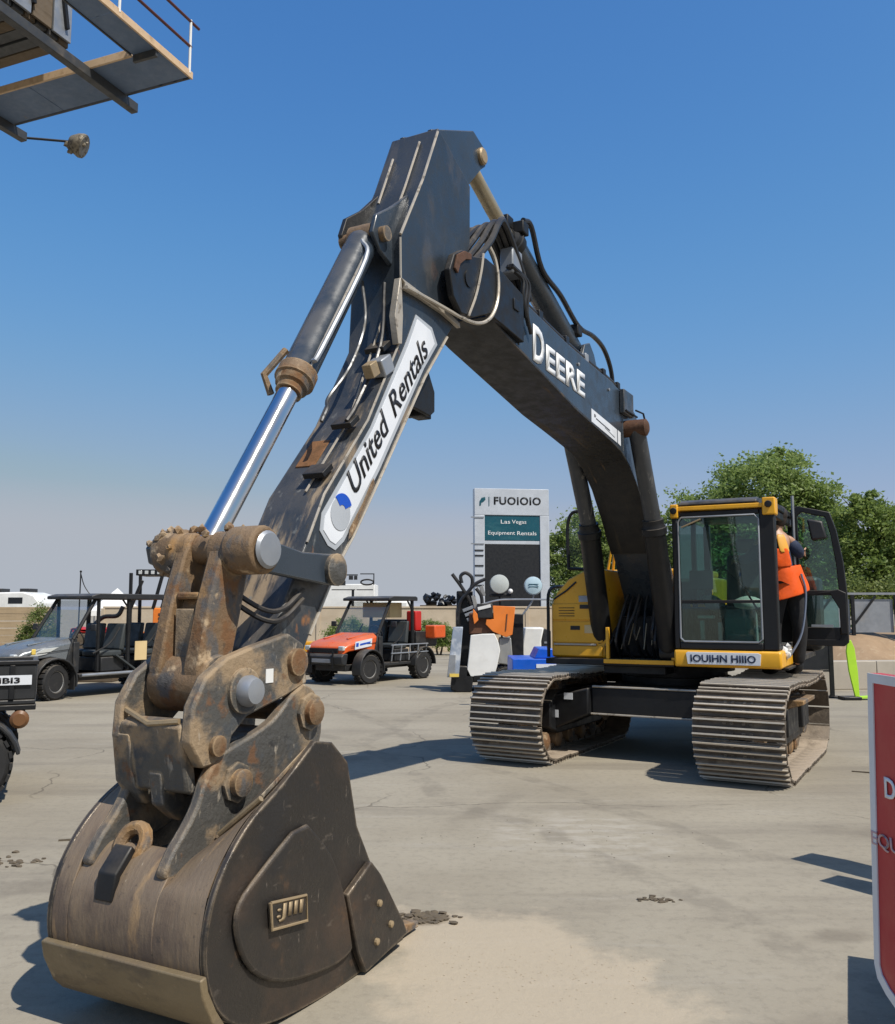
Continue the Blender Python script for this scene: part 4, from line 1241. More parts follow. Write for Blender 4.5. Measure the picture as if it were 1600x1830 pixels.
# open door swung out on the left side, seen from behind its glass
UD = 0.0
dr = B()
outer = [(1.54, 1.20), (1.53, 2.70), (1.60, 2.735), (1.93, 2.65), (1.99, 2.45), (2.045, 2.1), (2.07, 1.75), (2.065, 1.24), (2.02, 1.20)]
inner = [(1.60, 1.27), (1.595, 2.62), (1.64, 2.665), (1.88, 2.60), (1.925, 2.42), (1.97, 2.1), (1.99, 1.75), (1.985, 1.30), (1.96, 1.27)]
n_ = len(outer)
for a, c in ((0, 1),):
    o0 = [dr.bm.verts.new((UD - 0.03, v, z)) for v, z in outer]
    o1 = [dr.bm.verts.new((UD + 0.03, v, z)) for v, z in outer]
    i0 = [dr.bm.verts.new((UD - 0.03, v, z)) for v, z in inner]
    i1 = [dr.bm.verts.new((UD + 0.03, v, z)) for v, z in inner]
    for k in range(n_):
        j = (k + 1) % n_
        dr.face([o0[k], o0[j], o1[j], o1[k]])
        dr.face([i0[k], i1[k], i1[j], i0[j]])
        dr.face([o1[k], o1[j], i1[j], i1[k]])
        dr.face([o0[k], i0[k], i0[j], o0[j]])
dr.box(UD - 0.04, UD + 0.04, 1.61, 1.98, 1.745, 1.80)
dr.prism([(1.75, 1.765), (1.90, 1.76), (1.985, 1.60), (1.99, 1.33), (2.06, 1.33), (2.06, 1.77), (1.98, 1.81)], UD - 0.035, UD + 0.045, 'yz')
dr.box(UD - 0.025, UD + 0.025, 1.60, 1.99, 1.26, 1.40)
door = dr.build('door', m_black, ex, 0.008)
B().prism([(1.602, 1.80), (1.597, 2.62), (1.64, 2.66), (1.88, 2.595), (1.922, 2.42), (1.968, 2.1), (1.985, 1.80)], UD - 0.004, UD + 0.004, 'yz').build('door_window', m_glass, door)
B().box(UD - 0.004, UD + 0.004, 1.61, 1.975, 1.402, 1.744).build('lower_door_window', m_glass, door)
B().prism([(1.70, 2.58), (1.86, 2.55), (1.90, 2.36), (1.74, 2.34)], UD + 0.02, UD + 0.10, 'yz').build('door_pocket', m_plast, door, 0.02)
B().box(UD + 0.03, UD + 0.055, 1.70, 1.92, 1.405, 1.43).build('door_bar', m_steel, door)
B().tube((UD + 0.03, 1.555, 1.3), (UD + 0.03, 1.555, 2.85), 0.016, n=8).build('door_strut', m_steel, door)
B().box(0.05, 0.95, 1.50, 1.57, 0.985, 1.01).build('cab_step', m_black, ex, 0.006)

m_rpin = mat('rusted pin', (0.10, 0.045, 0.022), 0.7, 0.1, [((0.05, 0.028, 0.018), 9, 0.5, 0.66, 0.7), ((0.22, 0.11, 0.05), 14, 0.6, 0.72, 0.6)], None, (30, 0.6))
# ---- boom
low = [(5.12, 3.63), (4.78, 3.555), (4.28, 3.47), (3.40, 3.32), (2.88, 3.26), (2.40, 3.20), (2.10, 3.15), (1.84, 3.05), (1.56, 2.87), (1.28, 2.60), (0.94, 2.22), (0.55, 1.72), (0.20, 1.36)]
top = [(5.05, 3.98), (4.74, 3.93), (4.37, 3.91), (3.53, 3.84), (2.89, 3.81), (2.35, 3.79), (1.93, 3.74), (1.55, 3.62), (1.15, 3.28), (0.75, 2.78), (0.3, 2.18), (-0.12, 1.68), (-0.14, 1.45), (0.02, 1.33)]
BV = 0.235
bo = B()
bo.prism(top + low[::-1], -BV, BV)
boom = bo.build('boom', m_char, ex, 0.010)
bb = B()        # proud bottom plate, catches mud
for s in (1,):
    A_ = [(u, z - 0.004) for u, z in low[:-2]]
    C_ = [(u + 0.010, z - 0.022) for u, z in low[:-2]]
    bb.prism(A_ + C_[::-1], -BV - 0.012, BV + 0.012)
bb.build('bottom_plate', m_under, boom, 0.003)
# forked tip: cheek plates either side of the arm
fk = [(5.78, 3.72), (5.72, 3.84), (5.60, 3.91), (5.45, 3.92), (5.25, 3.98), (5.0, 3.975), (4.60, 3.92), (4.60, 3.56), (4.95, 3.585), (5.20, 3.60), (5.45, 3.50), (5.62, 3.48), (5.73, 3.56)]
for s in (1, -1):
    y = 0.236 * s
    B().prism(fk, min(y, y + 0.045 * s), max(y, y + 0.045 * s)).build('boom_fork', m_black, boom, 0.008)
rm = B()
rm.path(bez([(6.20, 0.215, 3.475), (5.85, 0.22, 3.485), (5.58, 0.262, 3.465), (5.40, 0.288, 3.475), (5.22, 0.292, 3.56), (5.105, 0.292, 3.70), (5.075, 0.292, 3.86), (5.10, 0.28, 4.02), (5.17, 0.25, 4.13)], 6), 0.0125, 7)
rm.build('weld_bead', m_edge, boom)
B().path(bez([(5.30, 0.285, 3.99), (5.34, 0.287, 3.85), (5.42, 0.287, 3.66), (5.53, 0.286, 3.485)], 5), 0.009, 6).build('weld_bead', m_edge, boom)
B().prism([(5.735, 3.74), (5.70, 3.84), (5.60, 3.90), (5.50, 3.915), (5.50, 3.875), (5.58, 3.85), (5.66, 3.79), (5.69, 3.72)], 0.282, 0.296).build('rusty_lip', m_rpin, boom, 0.003)
B().lathe([(0.02, -0.29), (0.055, -0.289), (0.055, 0.289), (0.02, 0.29)], (5.52, 0, 3.74), (0, 1, 0), 22).build('arm_pivot_pin', m_black, boom)
B().lathe([(0.02, -0.475), (0.055, -0.47), (0.085, -0.45), (0.085, 0.45), (0.055, 0.47), (0.02, 0.475)], (1.93, 0, 3.39), (0, 1, 0), 20).build('knee_pin', m_rpin, boom)
B().box(1.80, 2.12, 0.24, 0.29, 3.52, 3.76).build('knee_bracket', m_arm, boom, 0.008)
B().path([(1.80, 0.31, 3.60), (1.70, 0.36, 3.58), (1.66, 0.38, 3.44)], 0.010, 6).build('guard_loop', m_black, boom)
B().path([(2.1, 0.30, 3.545), (1.72, 0.30, 3.545)], 0.010, 6).build('guard_loop', m_black, boom)
# lettering and stickers on the boom side
xd = Vector((-1.19, 0, -0.048))
text('D', 'lettering', m_wletter, (4.33, BV + 0.001, 3.50), xd, (0, 1, 0), 0.295, boom, 0.004, width=0.23, bold=0.035)
text('EERE', 'lettering', m_wletter, (4.06, BV + 0.001, 3.487), xd, (0, 1, 0), 0.215, boom, 0.004, width=0.92, bold=0.035, spacing=1.05)
B().prism([(2.97, 3.275), (2.97, 3.395), (2.22, 3.335), (2.22, 3.205)], BV + 0.001, BV + 0.005).build('sticker', m_decal, boom)
B().prism([(2.19, 3.205), (2.19, 3.335), (2.10, 3.325), (2.10, 3.19)], BV + 0.001, BV + 0.005).build('sticker', m_decal, boom)
text('BV', 'lettering', m_ink, (2.90, BV + 0.005, 3.33), (-1, 0, -0.07), (0, 1, 0), 0.03, boom, 0.002)
B().bar((2.85, BV + 0.0065, 3.325), (2.45, BV + 0.0065, 3.285), 0.004, 0.006).build('sticker_line', m_ink, boom)
B().bar((2.60, BV + 0.0065, 3.29), (2.30, BV + 0.0065, 3.245), 0.004, 0.006).build('sticker_line', m_lgrey, boom)
B().prism([(4.80, 3.76), (4.80, 3.84), (4.70, 3.84), (4.70, 3.76)], BV + 0.047, BV + 0.056).build('grease_block', m_black, boom, 0.004)
# steel lines and hoses along the top of the boom
for k, (v, dz) in enumerate(((0.19, 0.035), (0.135, 0.05), (0.08, 0.035), (-0.1, 0.04))):
    pts = [(u, v, z + dz) for u, z in ((4.55, 3.93), (4.37, 3.915), (3.53, 3.845), (2.89, 3.815), (2.35, 3.795), (1.95, 3.755), (1.62, 3.67), (1.2, 3.35), (0.8, 2.86), (0.4, 2.33))]
    B().path(bez(pts, 3), 0.019, 8).build('hydraulic_line', m_hose if k != 1 else m_black, boom)
for u, z in ((4.1, 3.89), (3.5, 3.845), (3.0, 3.82), (2.5, 3.80), (2.05, 3.77)):
    B().box(u - 0.04, u + 0.04, -0.13, 0.22, z, z + 0.075).build('line_clamp', m_steel if u in (3.0,) else m_black, boom, 0.006)
for k in range(5):
    v = 0.05 + 0.045 * k
    up_ = 0.02 * k
    B().path(bez([(5.44 - 0.03 * k, v, 3.95), (5.34 - 0.05 * k, v + 0.03, 4.10 + up_ * 0.5), (5.10 - 0.03 * k, v + 0.03, 4.27 + up_), (4.86, v + 0.02, 4.33 + up_ * 0.6), (4.62, v, 4.25), (4.45, v, 4.08), (4.36, v, 3.96)], 5), 0.024, 8).build('hose', m_hose, boom)
for k in range(3):
    B().path(bez([(4.72, 0.20 + k * 0.02, 4.12), (4.60 - k * 0.06, 0.27, 4.05), (4.60 - 0.04 * k, 0.27, 3.92 - k * 0.05), (4.52 - .05 * k, 0.262, 3.78 - 0.05 * k)], 5), 0.016, 7).build('hose', m_hose if k else m_bluep and m_black, boom)
B().box(4.52, 4.70, 0.13, 0.24, 4.08, 4.28).build('hose_junction', m_steel, boom, 0.012)

m_rpin0 = m_worn
# ---- arm (stick)
af = [(5.74, 4.70), (5.95, 4.25), (6.21, 3.79), (6.20, 3.45), (6.22, 3.13), (6.54, 2.62), (6.93, 2.17), (7.07, 1.92), (7.23, 1.62), (7.36, 1.42), (7.34, 1.27), (7.22, 1.24), (7.12, 1.33), (7.03, 1.48), (6.80, 1.83), (6.67, 1.98), (6.42, 2.31), (5.91, 3.01), (5.62, 3.34), (5.36, 3.62), (5.285, 4.05), (5.28, 4.50)]
AV = 0.178
ar = B()
ar.prism(af, -AV, AV)
arm = ar.build('arm', m_arm, ex, 0.010)
for v in (-0.12, 0.09):
    B().prism([(5.74, 4.705), (5.12, 5.0), (4.95, 4.955), (4.92, 4.82), (5.0, 4.76), (5.30, 4.45), (5.6, 4.5)], v, v + 0.035).build('rear_lug', m_char, arm, 0.008)
B().box(5.30, 5.735, -0.085, 0.085, 4.52, 4.66).build('rear_web', m_char, arm, 0.008)
B().lathe([(0.02, -0.15), (0.062, -0.145), (0.062, 0.145), (0.05, 0.155), (0.02, 0.157)], (5.0, 0, 4.86), (0, 1, 0), 18).build('rear_pin', m_rpin0, arm)
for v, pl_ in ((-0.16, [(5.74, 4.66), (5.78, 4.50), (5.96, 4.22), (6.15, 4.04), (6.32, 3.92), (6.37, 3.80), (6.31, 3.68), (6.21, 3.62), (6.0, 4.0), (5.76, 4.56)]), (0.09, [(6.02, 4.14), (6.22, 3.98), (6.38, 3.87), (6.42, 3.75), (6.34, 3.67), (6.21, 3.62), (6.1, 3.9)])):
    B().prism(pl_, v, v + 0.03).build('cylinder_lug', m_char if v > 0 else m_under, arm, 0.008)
B().lathe([(0.02, -0.16), (0.045, -0.158), (0.045, 0.158), (0.02, 0.16)], (6.32, 0, 3.77), (0, 1, 0), 18).build('cylinder_pin', m_link, arm)
# welded cover plates / edge beads
def bead(pts, r=0.008, m=None, par=None):
    return B().path(pts, r, 6).build('weld_bead', m or m_edge, par or arm)
bead([(5.76, AV + 0.004, 4.66), (5.955, AV + 0.004, 4.25), (6.215, AV + 0.004, 3.80)], 0.009)
bead([(6.215, AV + 0.002, 3.78), (6.205, AV + 0.002, 3.45), (6.225, AV + 0.002, 3.13), (6.545, AV + 0.002, 2.62), (6.935, AV + 0.002, 2.17), (7.07, AV + 0.002, 1.92)], 0.007)
bead([(5.80, 0.07, 4.60), (5.98, 0.07, 4.22), (6.12, 0.08, 3.97)], 0.008)
bead([(5.85, -0.10, 4.50), (6.02, -0.10, 4.13)], 0.008)
bead([(6.215, 0.06, 3.3), (6.55, 0.06, 2.63), (6.93, 0.06, 2.19)], 0.007)
bead([(5.625, AV + 0.002, 3.335), (5.915, AV + 0.002, 3.005), (6.425, AV + 0.002, 2.305), (6.675, AV + 0.002, 1.975), (6.81, AV + 0.002, 1.82), (7.035, AV + 0.002, 1.475)], 0.009)
# reinforcing skin on the side of the arm above the decal
B().prism([(6.20, 3.50), (6.24, 3.52), (6.02, 3.505), (5.70, 3.50), (5.50, 3.46), (5.49, 3.43), (5.72, 3.46), (6.02, 3.47), (6.20, 3.465)], AV + 0.001, AV + 0.03).build('side_rib', m_edge, arm, 0.004)
B().prism([(6.23, 3.52), (6.245, 3.52), (6.30, 3.28), (6.26, 3.12), (6.22, 3.13), (6.21, 3.3)], AV - 0.02, AV + 0.022).build('side_rib', m_edge, arm, 0.003)
# rental company decal with tapering ends
def poly(nm, pts, d, m, par=arm, v=AV):
    return B().prism(pts, v + d - 0.003, v + d).build(nm, m, par)
poly('decal_border', [(6.955, 2.075), (6.97, 1.985), (6.90, 1.915), (6.835, 1.895), (6.76, 1.945), (6.43, 2.355), (5.93, 3.055), (5.76, 3.25), (5.83, 3.34), (6.03, 3.365), (6.14, 3.17), (6.52, 2.585)], 0.004, m_lgrey)
poly('decal', [(6.93, 2.06), (6.942, 1.99), (6.885, 1.94), (6.838, 1.925), (6.78, 1.965), (6.45, 2.375), (5.95, 3.075), (5.80, 3.245), (5.85, 3.315), (6.015, 3.34), (6.115, 3.155), (6.50, 2.575)], 0.0072, m_decal)
cdir = Vector((-0.63, 0, 0.79)).normalized()
ndir = Vector((cdir.z, 0, -cdir.x))          # letter-up direction
tdir = (Vector((5.845, 0, 3.205)) - Vector((6.66, 0, 2.195))).normalized()
text('United', 'lettering', m_ink, Vector((6.66, AV + 0.0075, 2.195)), tdir, (0, 1, 0), 0.135, arm, 0.003, shear=0.30, width=0.555, bold=0.012)
text('Rentals', 'lettering', m_ink, Vector((6.66, AV + 0.0075, 2.195)) + tdir * 0.625, tdir, (0, 1, 0), 0.135, arm, 0.003, shear=0.30, width=0.635, bold=0.012)
def disc(nm, c, r0, a0, a1, m, d, r1=0.0, sx=1.0):
    pts = []
    K = 20
    for k in range(K + 1):
        a = a0 + (a1 - a0) * k / K
        q = Vector(c) + cdir * (r0 * math.cos(a) * sx) + ndir * (r0 * math.sin(a))
        pts.append((q.x, q.z))
    if r1:
        for k in range(K, -1, -1):
            a = a0 + (a1 - a0) * k / K
            q = Vector(c) + cdir * (r1 * math.cos(a) * sx) + ndir * (r1 * math.sin(a))
            pts.append((q.x, q.z))
    return poly(nm, pts, d, m)
disc('emblem', (6.80, 0, 2.085), 0.085, R(60), R(330), m_lgrey, 0.0105, 0.0, 1.05)
disc('emblem', (6.79, 0, 2.10), 0.088, R(-30), R(80), m_blue, 0.0125, 0.030, 1.05)
poly('tear', [(6.72, 2.02), (6.60, 2.165), (6.52, 2.285), (6.50, 2.305), (6.49, 2.27), (6.60, 2.11), (6.70, 1.98), (6.735, 1.955)], 0.016, m_link)
B().box(-0.05, 0.05, -0.05, 0.045, -0.06, 0.06, Matrix.Translation((6.36, 0.15, 2.97)) @ Matrix.Rotation(R(-57), 4, 'Y')).build('hose_clamp', m_steel, arm, 0.008)
B().box(-0.02, 0.06, -0.03, 0.03, -0.16, -0.08, Matrix.Translation((6.36, 0.15, 2.97)) @ Matrix.Rotation(R(-57), 4, 'Y')).build('hose_clamp', m_worn, arm, 0.005)
B().prism([(5.84, 3.08), (5.68, 3.16), (5.57, 3.00), (5.57, 2.87), (5.63, 2.83), (6.00, 2.86)], -0.10, -0.07).build('stop_bracket', m_black, arm, 0.006)
B().prism([(5.84, 3.08), (5.68, 3.16), (5.57, 3.00), (5.57, 2.87), (5.63, 2.83), (6.00, 2.86)], 0.03, 0.06).build('stop_bracket', m_black, arm, 0.006)
B().box(5.56, 5.70, -0.069, 0.029, 2.825, 2.88).build('stop_block', m_black, arm, 0.006)
# rust stained wear pad and front-face hoses
B().box(-0.11, 0.11, -0.145, -0.02, -0.004, 0.012, Matrix.Translation((6.70, 0.02, 2.425)) @ Matrix.Rotation(R(48), 4, 'Y')).build('wear_pad', mat('rusted pad', (0.22, 0.10, 0.035), 0.7, 0, [((0.10, 0.05, 0.02), 9, 0.45, 0.65, 0.7)], None, (40, 0.5)), arm, 0.004)
B().path(bez([(6.30, -0.03, 3.52), (6.34, 0.02, 3.25), (6.50, 0.03, 2.95), (6.66, 0.00, 2.74), (6.74, 0.05, 2.66), (6.79, 0.05, 2.58)], 5), 0.011, 7).build('hydraulic_line', m_grod, arm)
B().path(bez([(6.26, 0.10, 3.5), (6.33, 0.12, 3.1), (6.56, 0.12, 2.72), (6.66, 0.12, 2.60)], 5), 0.013, 7).build('hydraulic_line', m_hose, arm)

for u, z in ((4.45, 3.80), (3.3, 3.72), (2.45, 3.68)):
    B().lathe([(0.012, 0), (0.016, 0.004), (0.016, 0.012), (0.008, 0.016)], (u, BV, z), (0, 1, 0), 8).build('bolt', m_steel, boom)
B().tube((4.60, BV + 0.002, 3.55), (4.60, BV + 0.002, 3.90), 0.006, n=6).build('weld_bead', m_char, boom)
B().tube((2.02, BV + 0.002, 3.16), (2.02, BV + 0.002, 3.73), 0.006, n=6).build('weld_bead', m_char, boom)
for u, z in ((6.30, 3.10), (6.62, 2.60), (6.86, 2.30)):
    B().box(-0.05, 0.05, 0.02, 0.15, -0.012, 0.02, Matrix.Translation((u, 0, z)) @ Matrix.Rotation(R(-52), 4, 'Y') @ Matrix.Rotation(R(90), 4, 'Y')).build('line_clamp', m_black, arm, 0.004)
# ---- hydraulic cylinders
def cylinder(nm, foot, gland, rodend, rb, rr, m_b, m_r, mg, eye=True):
    foot, gland, rodend = Vector(foot), Vector(gland), Vector(rodend)
    ax = (gland - foot).normalized()
    b = B()
    L = (gland - foot).length
    b.lathe([(rb * 0.55, -0.02), (rb * 0.98, 0.05), (rb, 0.08), (rb, L - 0.13), (rb * 1.02, L - 0.125)], foot, ax, 24)
    o = b.build(nm, m_b, ex)
    B().lathe([(rb * 1.02, L - 0.122), (rb * 1.14, L - 0.118), (rb * 1.16, L - 0.05), (rb * 1.05, L - 0.045), (rb * 0.95, L - 0.01), (rr * 1.25, L), (rr * 1.25, L + 0.035)], foot, ax, 24).build('gland', mg, o)
    B().tube(gland + ax * 0.03, rodend, rr, n=24).build('rod', m_r, o)
    for p, w in ((foot, rb * 0.85), (rodend, rb * 0.72)):
        B().lathe([(w * 0.8, -w * 1.05), (w, -w), (w, w), (w * 0.8, w * 1.05)], p, (0, 1, 0), 18).build('eye', mg, o)
    return o
bc = cylinder('bucket_cylinder', (6.32, 0, 3.77), (6.99, 0, 2.72), (7.57, 0, 1.86), 0.092, 0.056, m_char, m_chrome, m_link)
bead([(6.42, 0.092, 3.66), (6.95, 0.094, 2.83)], 0.007, m_edge, bc)
B().path(bez([(6.44, 0.06, 3.70), (6.50, 0.125, 3.55), (6.90, 0.125, 2.93), (6.94, 0.10, 2.86)], 5), 0.014, 7).build('pipe', m_steel, bc)
B().path([(6.92, -0.09, 2.95), (7.02, -0.15, 2.80), (7.00, -0.12, 2.70)], 0.02, 7).build('fitting', m_link, bc)
ac = cylinder('arm_cylinder', (2.72, 0, 3.97), (4.26, 0, 4.555), (5.02, 0, 4.87), 0.105, 0.056, m_char, m_drod, m_black)
B().path(bez([(4.20, 0.11, 4.70), (4.05, 0.12, 4.70), (3.83, 0.12, 4.42), (3.4, 0.12, 4.33), (2.95, 0.12, 4.18), (2.55, 0.12, 4.20), (2.25, 0.12, 4.17), (2.03, 0.11, 4.08), (1.90, 0.10, 3.96), (1.86, 0.1, 3.76)], 5), 0.023, 8).build('pipe', m_hose, ac)
B().path(bez([(4.20, -0.08, 4.68), (3.9, -0.10, 4.56), (2.95, -0.1, 4.18), (2.6, -0.1, 4.1)], 5), 0.020, 8).build('pipe', m_black, ac)
for p in ((4.18, 0.07, 4.64), (2.95, 0.08, 4.14), (4.28, -0.02, 4.67)):
    B().box(p[0] - 0.06, p[0] + 0.06, p[1] - 0.05, p[1] + 0.06, p[2] - 0.05, p[2] + 0.05).build('fitting', m_black, ac, 0.01)
for s in (-0.15, 0.115):
    B().prism([(2.45, 3.79), (2.98, 3.82), (2.86, 4.03), (2.72, 4.08), (2.60, 4.0)], s, s + 0.035).build('cylinder_bracket', m_char, boom, 0.006)
B().prism([(2.05, 3.78), (2.42, 3.80), (2.36, 3.93), (2.2, 3.98), (2.1, 3.9)], 0.0, 0.06).build('hose_guard', m_black, boom, 0.006)
for s in (1, -1):
    cylinder('boom_cylinder', (1.02 if s > 0 else 0.80, 0.40 * s, 1.14), (1.46 if s > 0 else 1.33, 0.37 * s, 2.48), (1.93, 0.35 * s, 3.39), 0.112, 0.085, m_black, m_grod, m_black)

# ---- bucket linkage
lk = B()
lk.lathe([(0.05, -0.24), (0.092, -0.235), (0.105, -0.215), (0.105, -0.10), (0.088, -0.09), (0.088, -0.03)], (7.58, 0, 1.85), (0, 1, 0), 24)
lk.lathe([(0.088, 0.09), (0.088, 0.18), (0.105, 0.19), (0.105, 0.335), (0.098, 0.35)], (7.58, 0, 1.85), (0, 1, 0), 24)
for v0, v1 in ((-0.085, -0.02), (0.11, 0.19)):
    lk.prism([(7.49, 1.84), (7.55, 1.94), (7.62, 1.93), (7.67, 1.84), (7.74, 1.62), (7.80, 1.36), (7.78, 1.25), (7.66, 1.24), (7.60, 1.36), (7.54, 1.6)], v0, v1)
lk.prism([(7.58, 1.66), (7.68, 1.64), (7.72, 1.5), (7.72, 1.3), (7.62, 1.3)], -0.019, 0.109)
lk.box(7.54, 7.72, -0.019, 0.109, 1.64, 1.67)
hl_ = lk.build('link', m_link, ex, 0.012, segs=2)
B().box(7.722, 7.732, -0.005, 0.095, 1.36, 1.60).build('recess_plate', m_coup, hl_, 0.004)
B().lathe([(0.02, -0.10), (0.115, -0.095), (0.122, -0.08), (0.122, 0.19), (0.115, 0.21), (0.02, 0.213)], (7.68, 0.0, 1.29), (0, 1, 0), 26).build('link_boss', m_link, hl_)
B().lathe([(0.02, 0.352), (0.075, 0.353), (0.082, 0.362), (0.070, 0.375), (0.02, 0.378)], (7.58, 0, 1.85), (0, 1, 0), 22).build('pin_cap', m_steel, hl_)
for s in (1, -1):
    y0 = 0.215 * s
    y1 = 0.255 * s
    g_ = B()
    g_.prism([(7.66, 1.80), (7.68, 1.87), (7.62, 1.93), (7.52, 1.92), (7.2, 1.865), (7.02, 1.865), (6.90, 1.87), (6.86, 1.79), (6.90, 1.72), (7.0, 1.715), (7.2, 1.735), (7.56, 1.77)], min(y0, y1), max(y0, y1))
    gl_ = g_.build('guide_link', m_char, ex, 0.008)
    B().lathe([(0.02, s * 0.20), (0.075, s * 0.205), (0.08, s * 0.28), (0.04, s * 0.30), (0.02, s * 0.30)], (6.95, 0, 1.79), (0, 1, 0), 18).build('pin', m_coup, gl_)
mu = B()
for k in range(46):
    q = random.Random(k + 300)
    a = q.uniform(0, 2 * PI)
    yy = q.uniform(-0.235, -0.10) if k < 34 else q.uniform(-0.1, 0.2)
    a = a if k < 34 else q.uniform(0.6, 2.6)
    rr = 0.102
    mu.ball((7.58 + rr * math.cos(a), yy, 1.85 + rr * math.sin(a)), q.uniform(0.012, 0.026), 1, 0.3)
tag(mu.build('caked_mud', m_link, hl_), kind='stuff')
for k, dz in enumerate((0.0, 0.045)):
    B().path(bez([(7.55, 0.10, 1.70 - dz), (7.42, 0.20, 1.60 - dz), (7.28, 0.21, 1.60 - dz), (7.12, 0.20, 1.69 - dz)], 5), 0.012, 7).build('hose', m_hose, ex)

# ---- quick coupler
cpl = [(7.71, 1.40), (7.55, 1.44), (7.31, 1.49), (7.20, 1.44), (7.17, 1.26), (7.33, 1.21), (7.58, 1.15), (7.67, 1.08), (7.70, 0.985), (7.84, 0.975), (7.91, 1.08), (7.90, 1.22), (7.83, 1.33)]
cq = B()
for y0, y1 in ((0.215, 0.27), (-0.165, -0.115)):
    cq.prism(cpl, y0, y1)
cq.hexa([(7.80, -0.114, 0.86), (7.86, -0.114, 0.88), (7.86, 0.214, 0.88), (7.80, 0.214, 0.86), (7.86, -0.114, 1.17), (7.915, -0.114, 1.14), (7.915, 0.214, 1.14), (7.86, 0.214, 1.17)])
cq.box(7.22, 7.80, -0.114, 0.214, 1.00, 1.06)
cq.prism([(7.84, 1.0), (7.91, 1.1), (7.88, 0.90), (7.80, 0.80), (7.70, 0.80), (7.70, 0.9)], -0.165, -0.06)
cq.prism([(7.84, 0.95), (7.88, 0.95), (7.86, 0.82), (7.76, 0.74), (7.66, 0.78), (7.66, 0.86), (7.74, 0.84)], 0.02, 0.09)
coup = cq.build('quick_coupler', m_coup, ex, 0.010)
B().lathe([(0.02, 0.272), (0.062, 0.274), (0.066, 0.31), (0.052, 0.345), (0.02, 0.35)], (7.615, 0, 1.26), (0, 1, 0), 20).build('pin_head', m_steel, coup)
B().lathe([(0.095, 0.2705), (0.095, 0.288), (0.085, 0.29)], (7.615, 0, 1.26), (0, 1, 0), 24).build('pin_collar', m_coup, coup)
B().lathe([(0.02, 0.272), (0.04, 0.273), (0.042, 0.295), (0.02, 0.30)], (7.77, 0, 1.055), (0, 1, 0), 14).build('bolt', m_link, coup)
B().lathe([(0.02, -0.19), (0.06, -0.185), (0.062, 0.295), (0.02, 0.30)], (7.26, 0, 1.36), (0, 1, 0), 18).build('pin', m_link, coup)
B().box(7.42, 7.47, 0.271, 0.274, 1.28, 1.34).build('inspection_tag', m_white, coup)
bead([(7.90, 0.2, 1.16), (7.915, 0.05, 1.145), (7.88, -0.12, 1.19)], 0.012, m_worn, coup)

m_heel = mat('worn heel bar', (0.235, 0.180, 0.105), 0.5, 0.3, [((0.12, 0.09, 0.06), (4, 4, 9), 0.50, 0.68, 0.7), ((0.42, 0.33, 0.21), 18, 0.62, 0.72, 0.6)], None, (40, 0.4))
# ---- bucket
def cr2(pts, n=5):
    return [(p.x, p.z) for p in bez([(u, 0, z) for u, z in pts], n)]
P = [(7.45, 1.05), (7.66, 0.91), (7.84, 0.81), (7.97, 0.69), (8.055, 0.54), (8.075, 0.36), (8.01, 0.19), (7.88, 0.085), (7.71, 0.03), (7.43, 0.004), (7.12, 0.004), (6.72, 0.03)]
Pin = []
for i, (u, z) in enumerate(P):
    a = Vector(P[max(0, i - 1)])
    c = Vector(P[min(len(P) - 1, i + 1)])
    d = (c - a).normalized()
    nrm = Vector((d.y, -d.x))
    if nrm.dot(Vector((7.4, 0.5)) - Vector((u, z))) < 0:
        nrm = -nrm
    Pin.append((u + nrm.x * 0.028, z + nrm.y * 0.028))
BW = 0.50
BF = -0.265
BC = (BW + BF) / 2
Po, Pi = cr2(P), cr2(Pin)
bs = B()
bs.prism(Po + Pi[::-1], BF, -0.175)
# between the ears the skin dips into a pocket under the coupler; outside the near ear it slopes up to the cheek plate
pk = [(7.10, 0.80), (7.30, 0.66), (7.50, 0.585), (7.70, 0.585), (7.84, 0.645), (7.935, 0.672)] + P[4:]
pko = cr2(pk)
pki = cr2([(u - 0.02, z - 0.028) if k < 6 else Pin[k - 2] for k, (u, z) in enumerate(pk)])
bs.prism(pko + pki[::-1], -0.1745, 0.2745)
pn_ = [(7.18, 0.97), (7.40, 0.84), (7.58, 0.765), (7.76, 0.69), (7.90, 0.645), (7.99, 0.595)] + P[4:]
A_ = [(u, 0.275, z) for u, z in cr2(pn_)]
C_ = [(u, BW, z) for u, z in cr2([(7.40, 1.03), (7.56, 0.97), (7.70, 0.885), (7.84, 0.81), (7.93, 0.735), (8.01, 0.64)] + P[4:])]
bs.loft(A_, C_, cap=False, closed=False)
bs.loft([(u, y, z - 0.03) for u, y, z in A_[:28]], [(u, y, z - 0.03) for u, y, z in C_[:28]], cap=False, closed=False)
bucket = bs.build('bucket', m_shell, ex, 0.004)
side = Po + [(6.80, 0.16), (6.98, 0.40), (7.13, 0.64), (7.21, 0.93), (7.33, 1.03)]
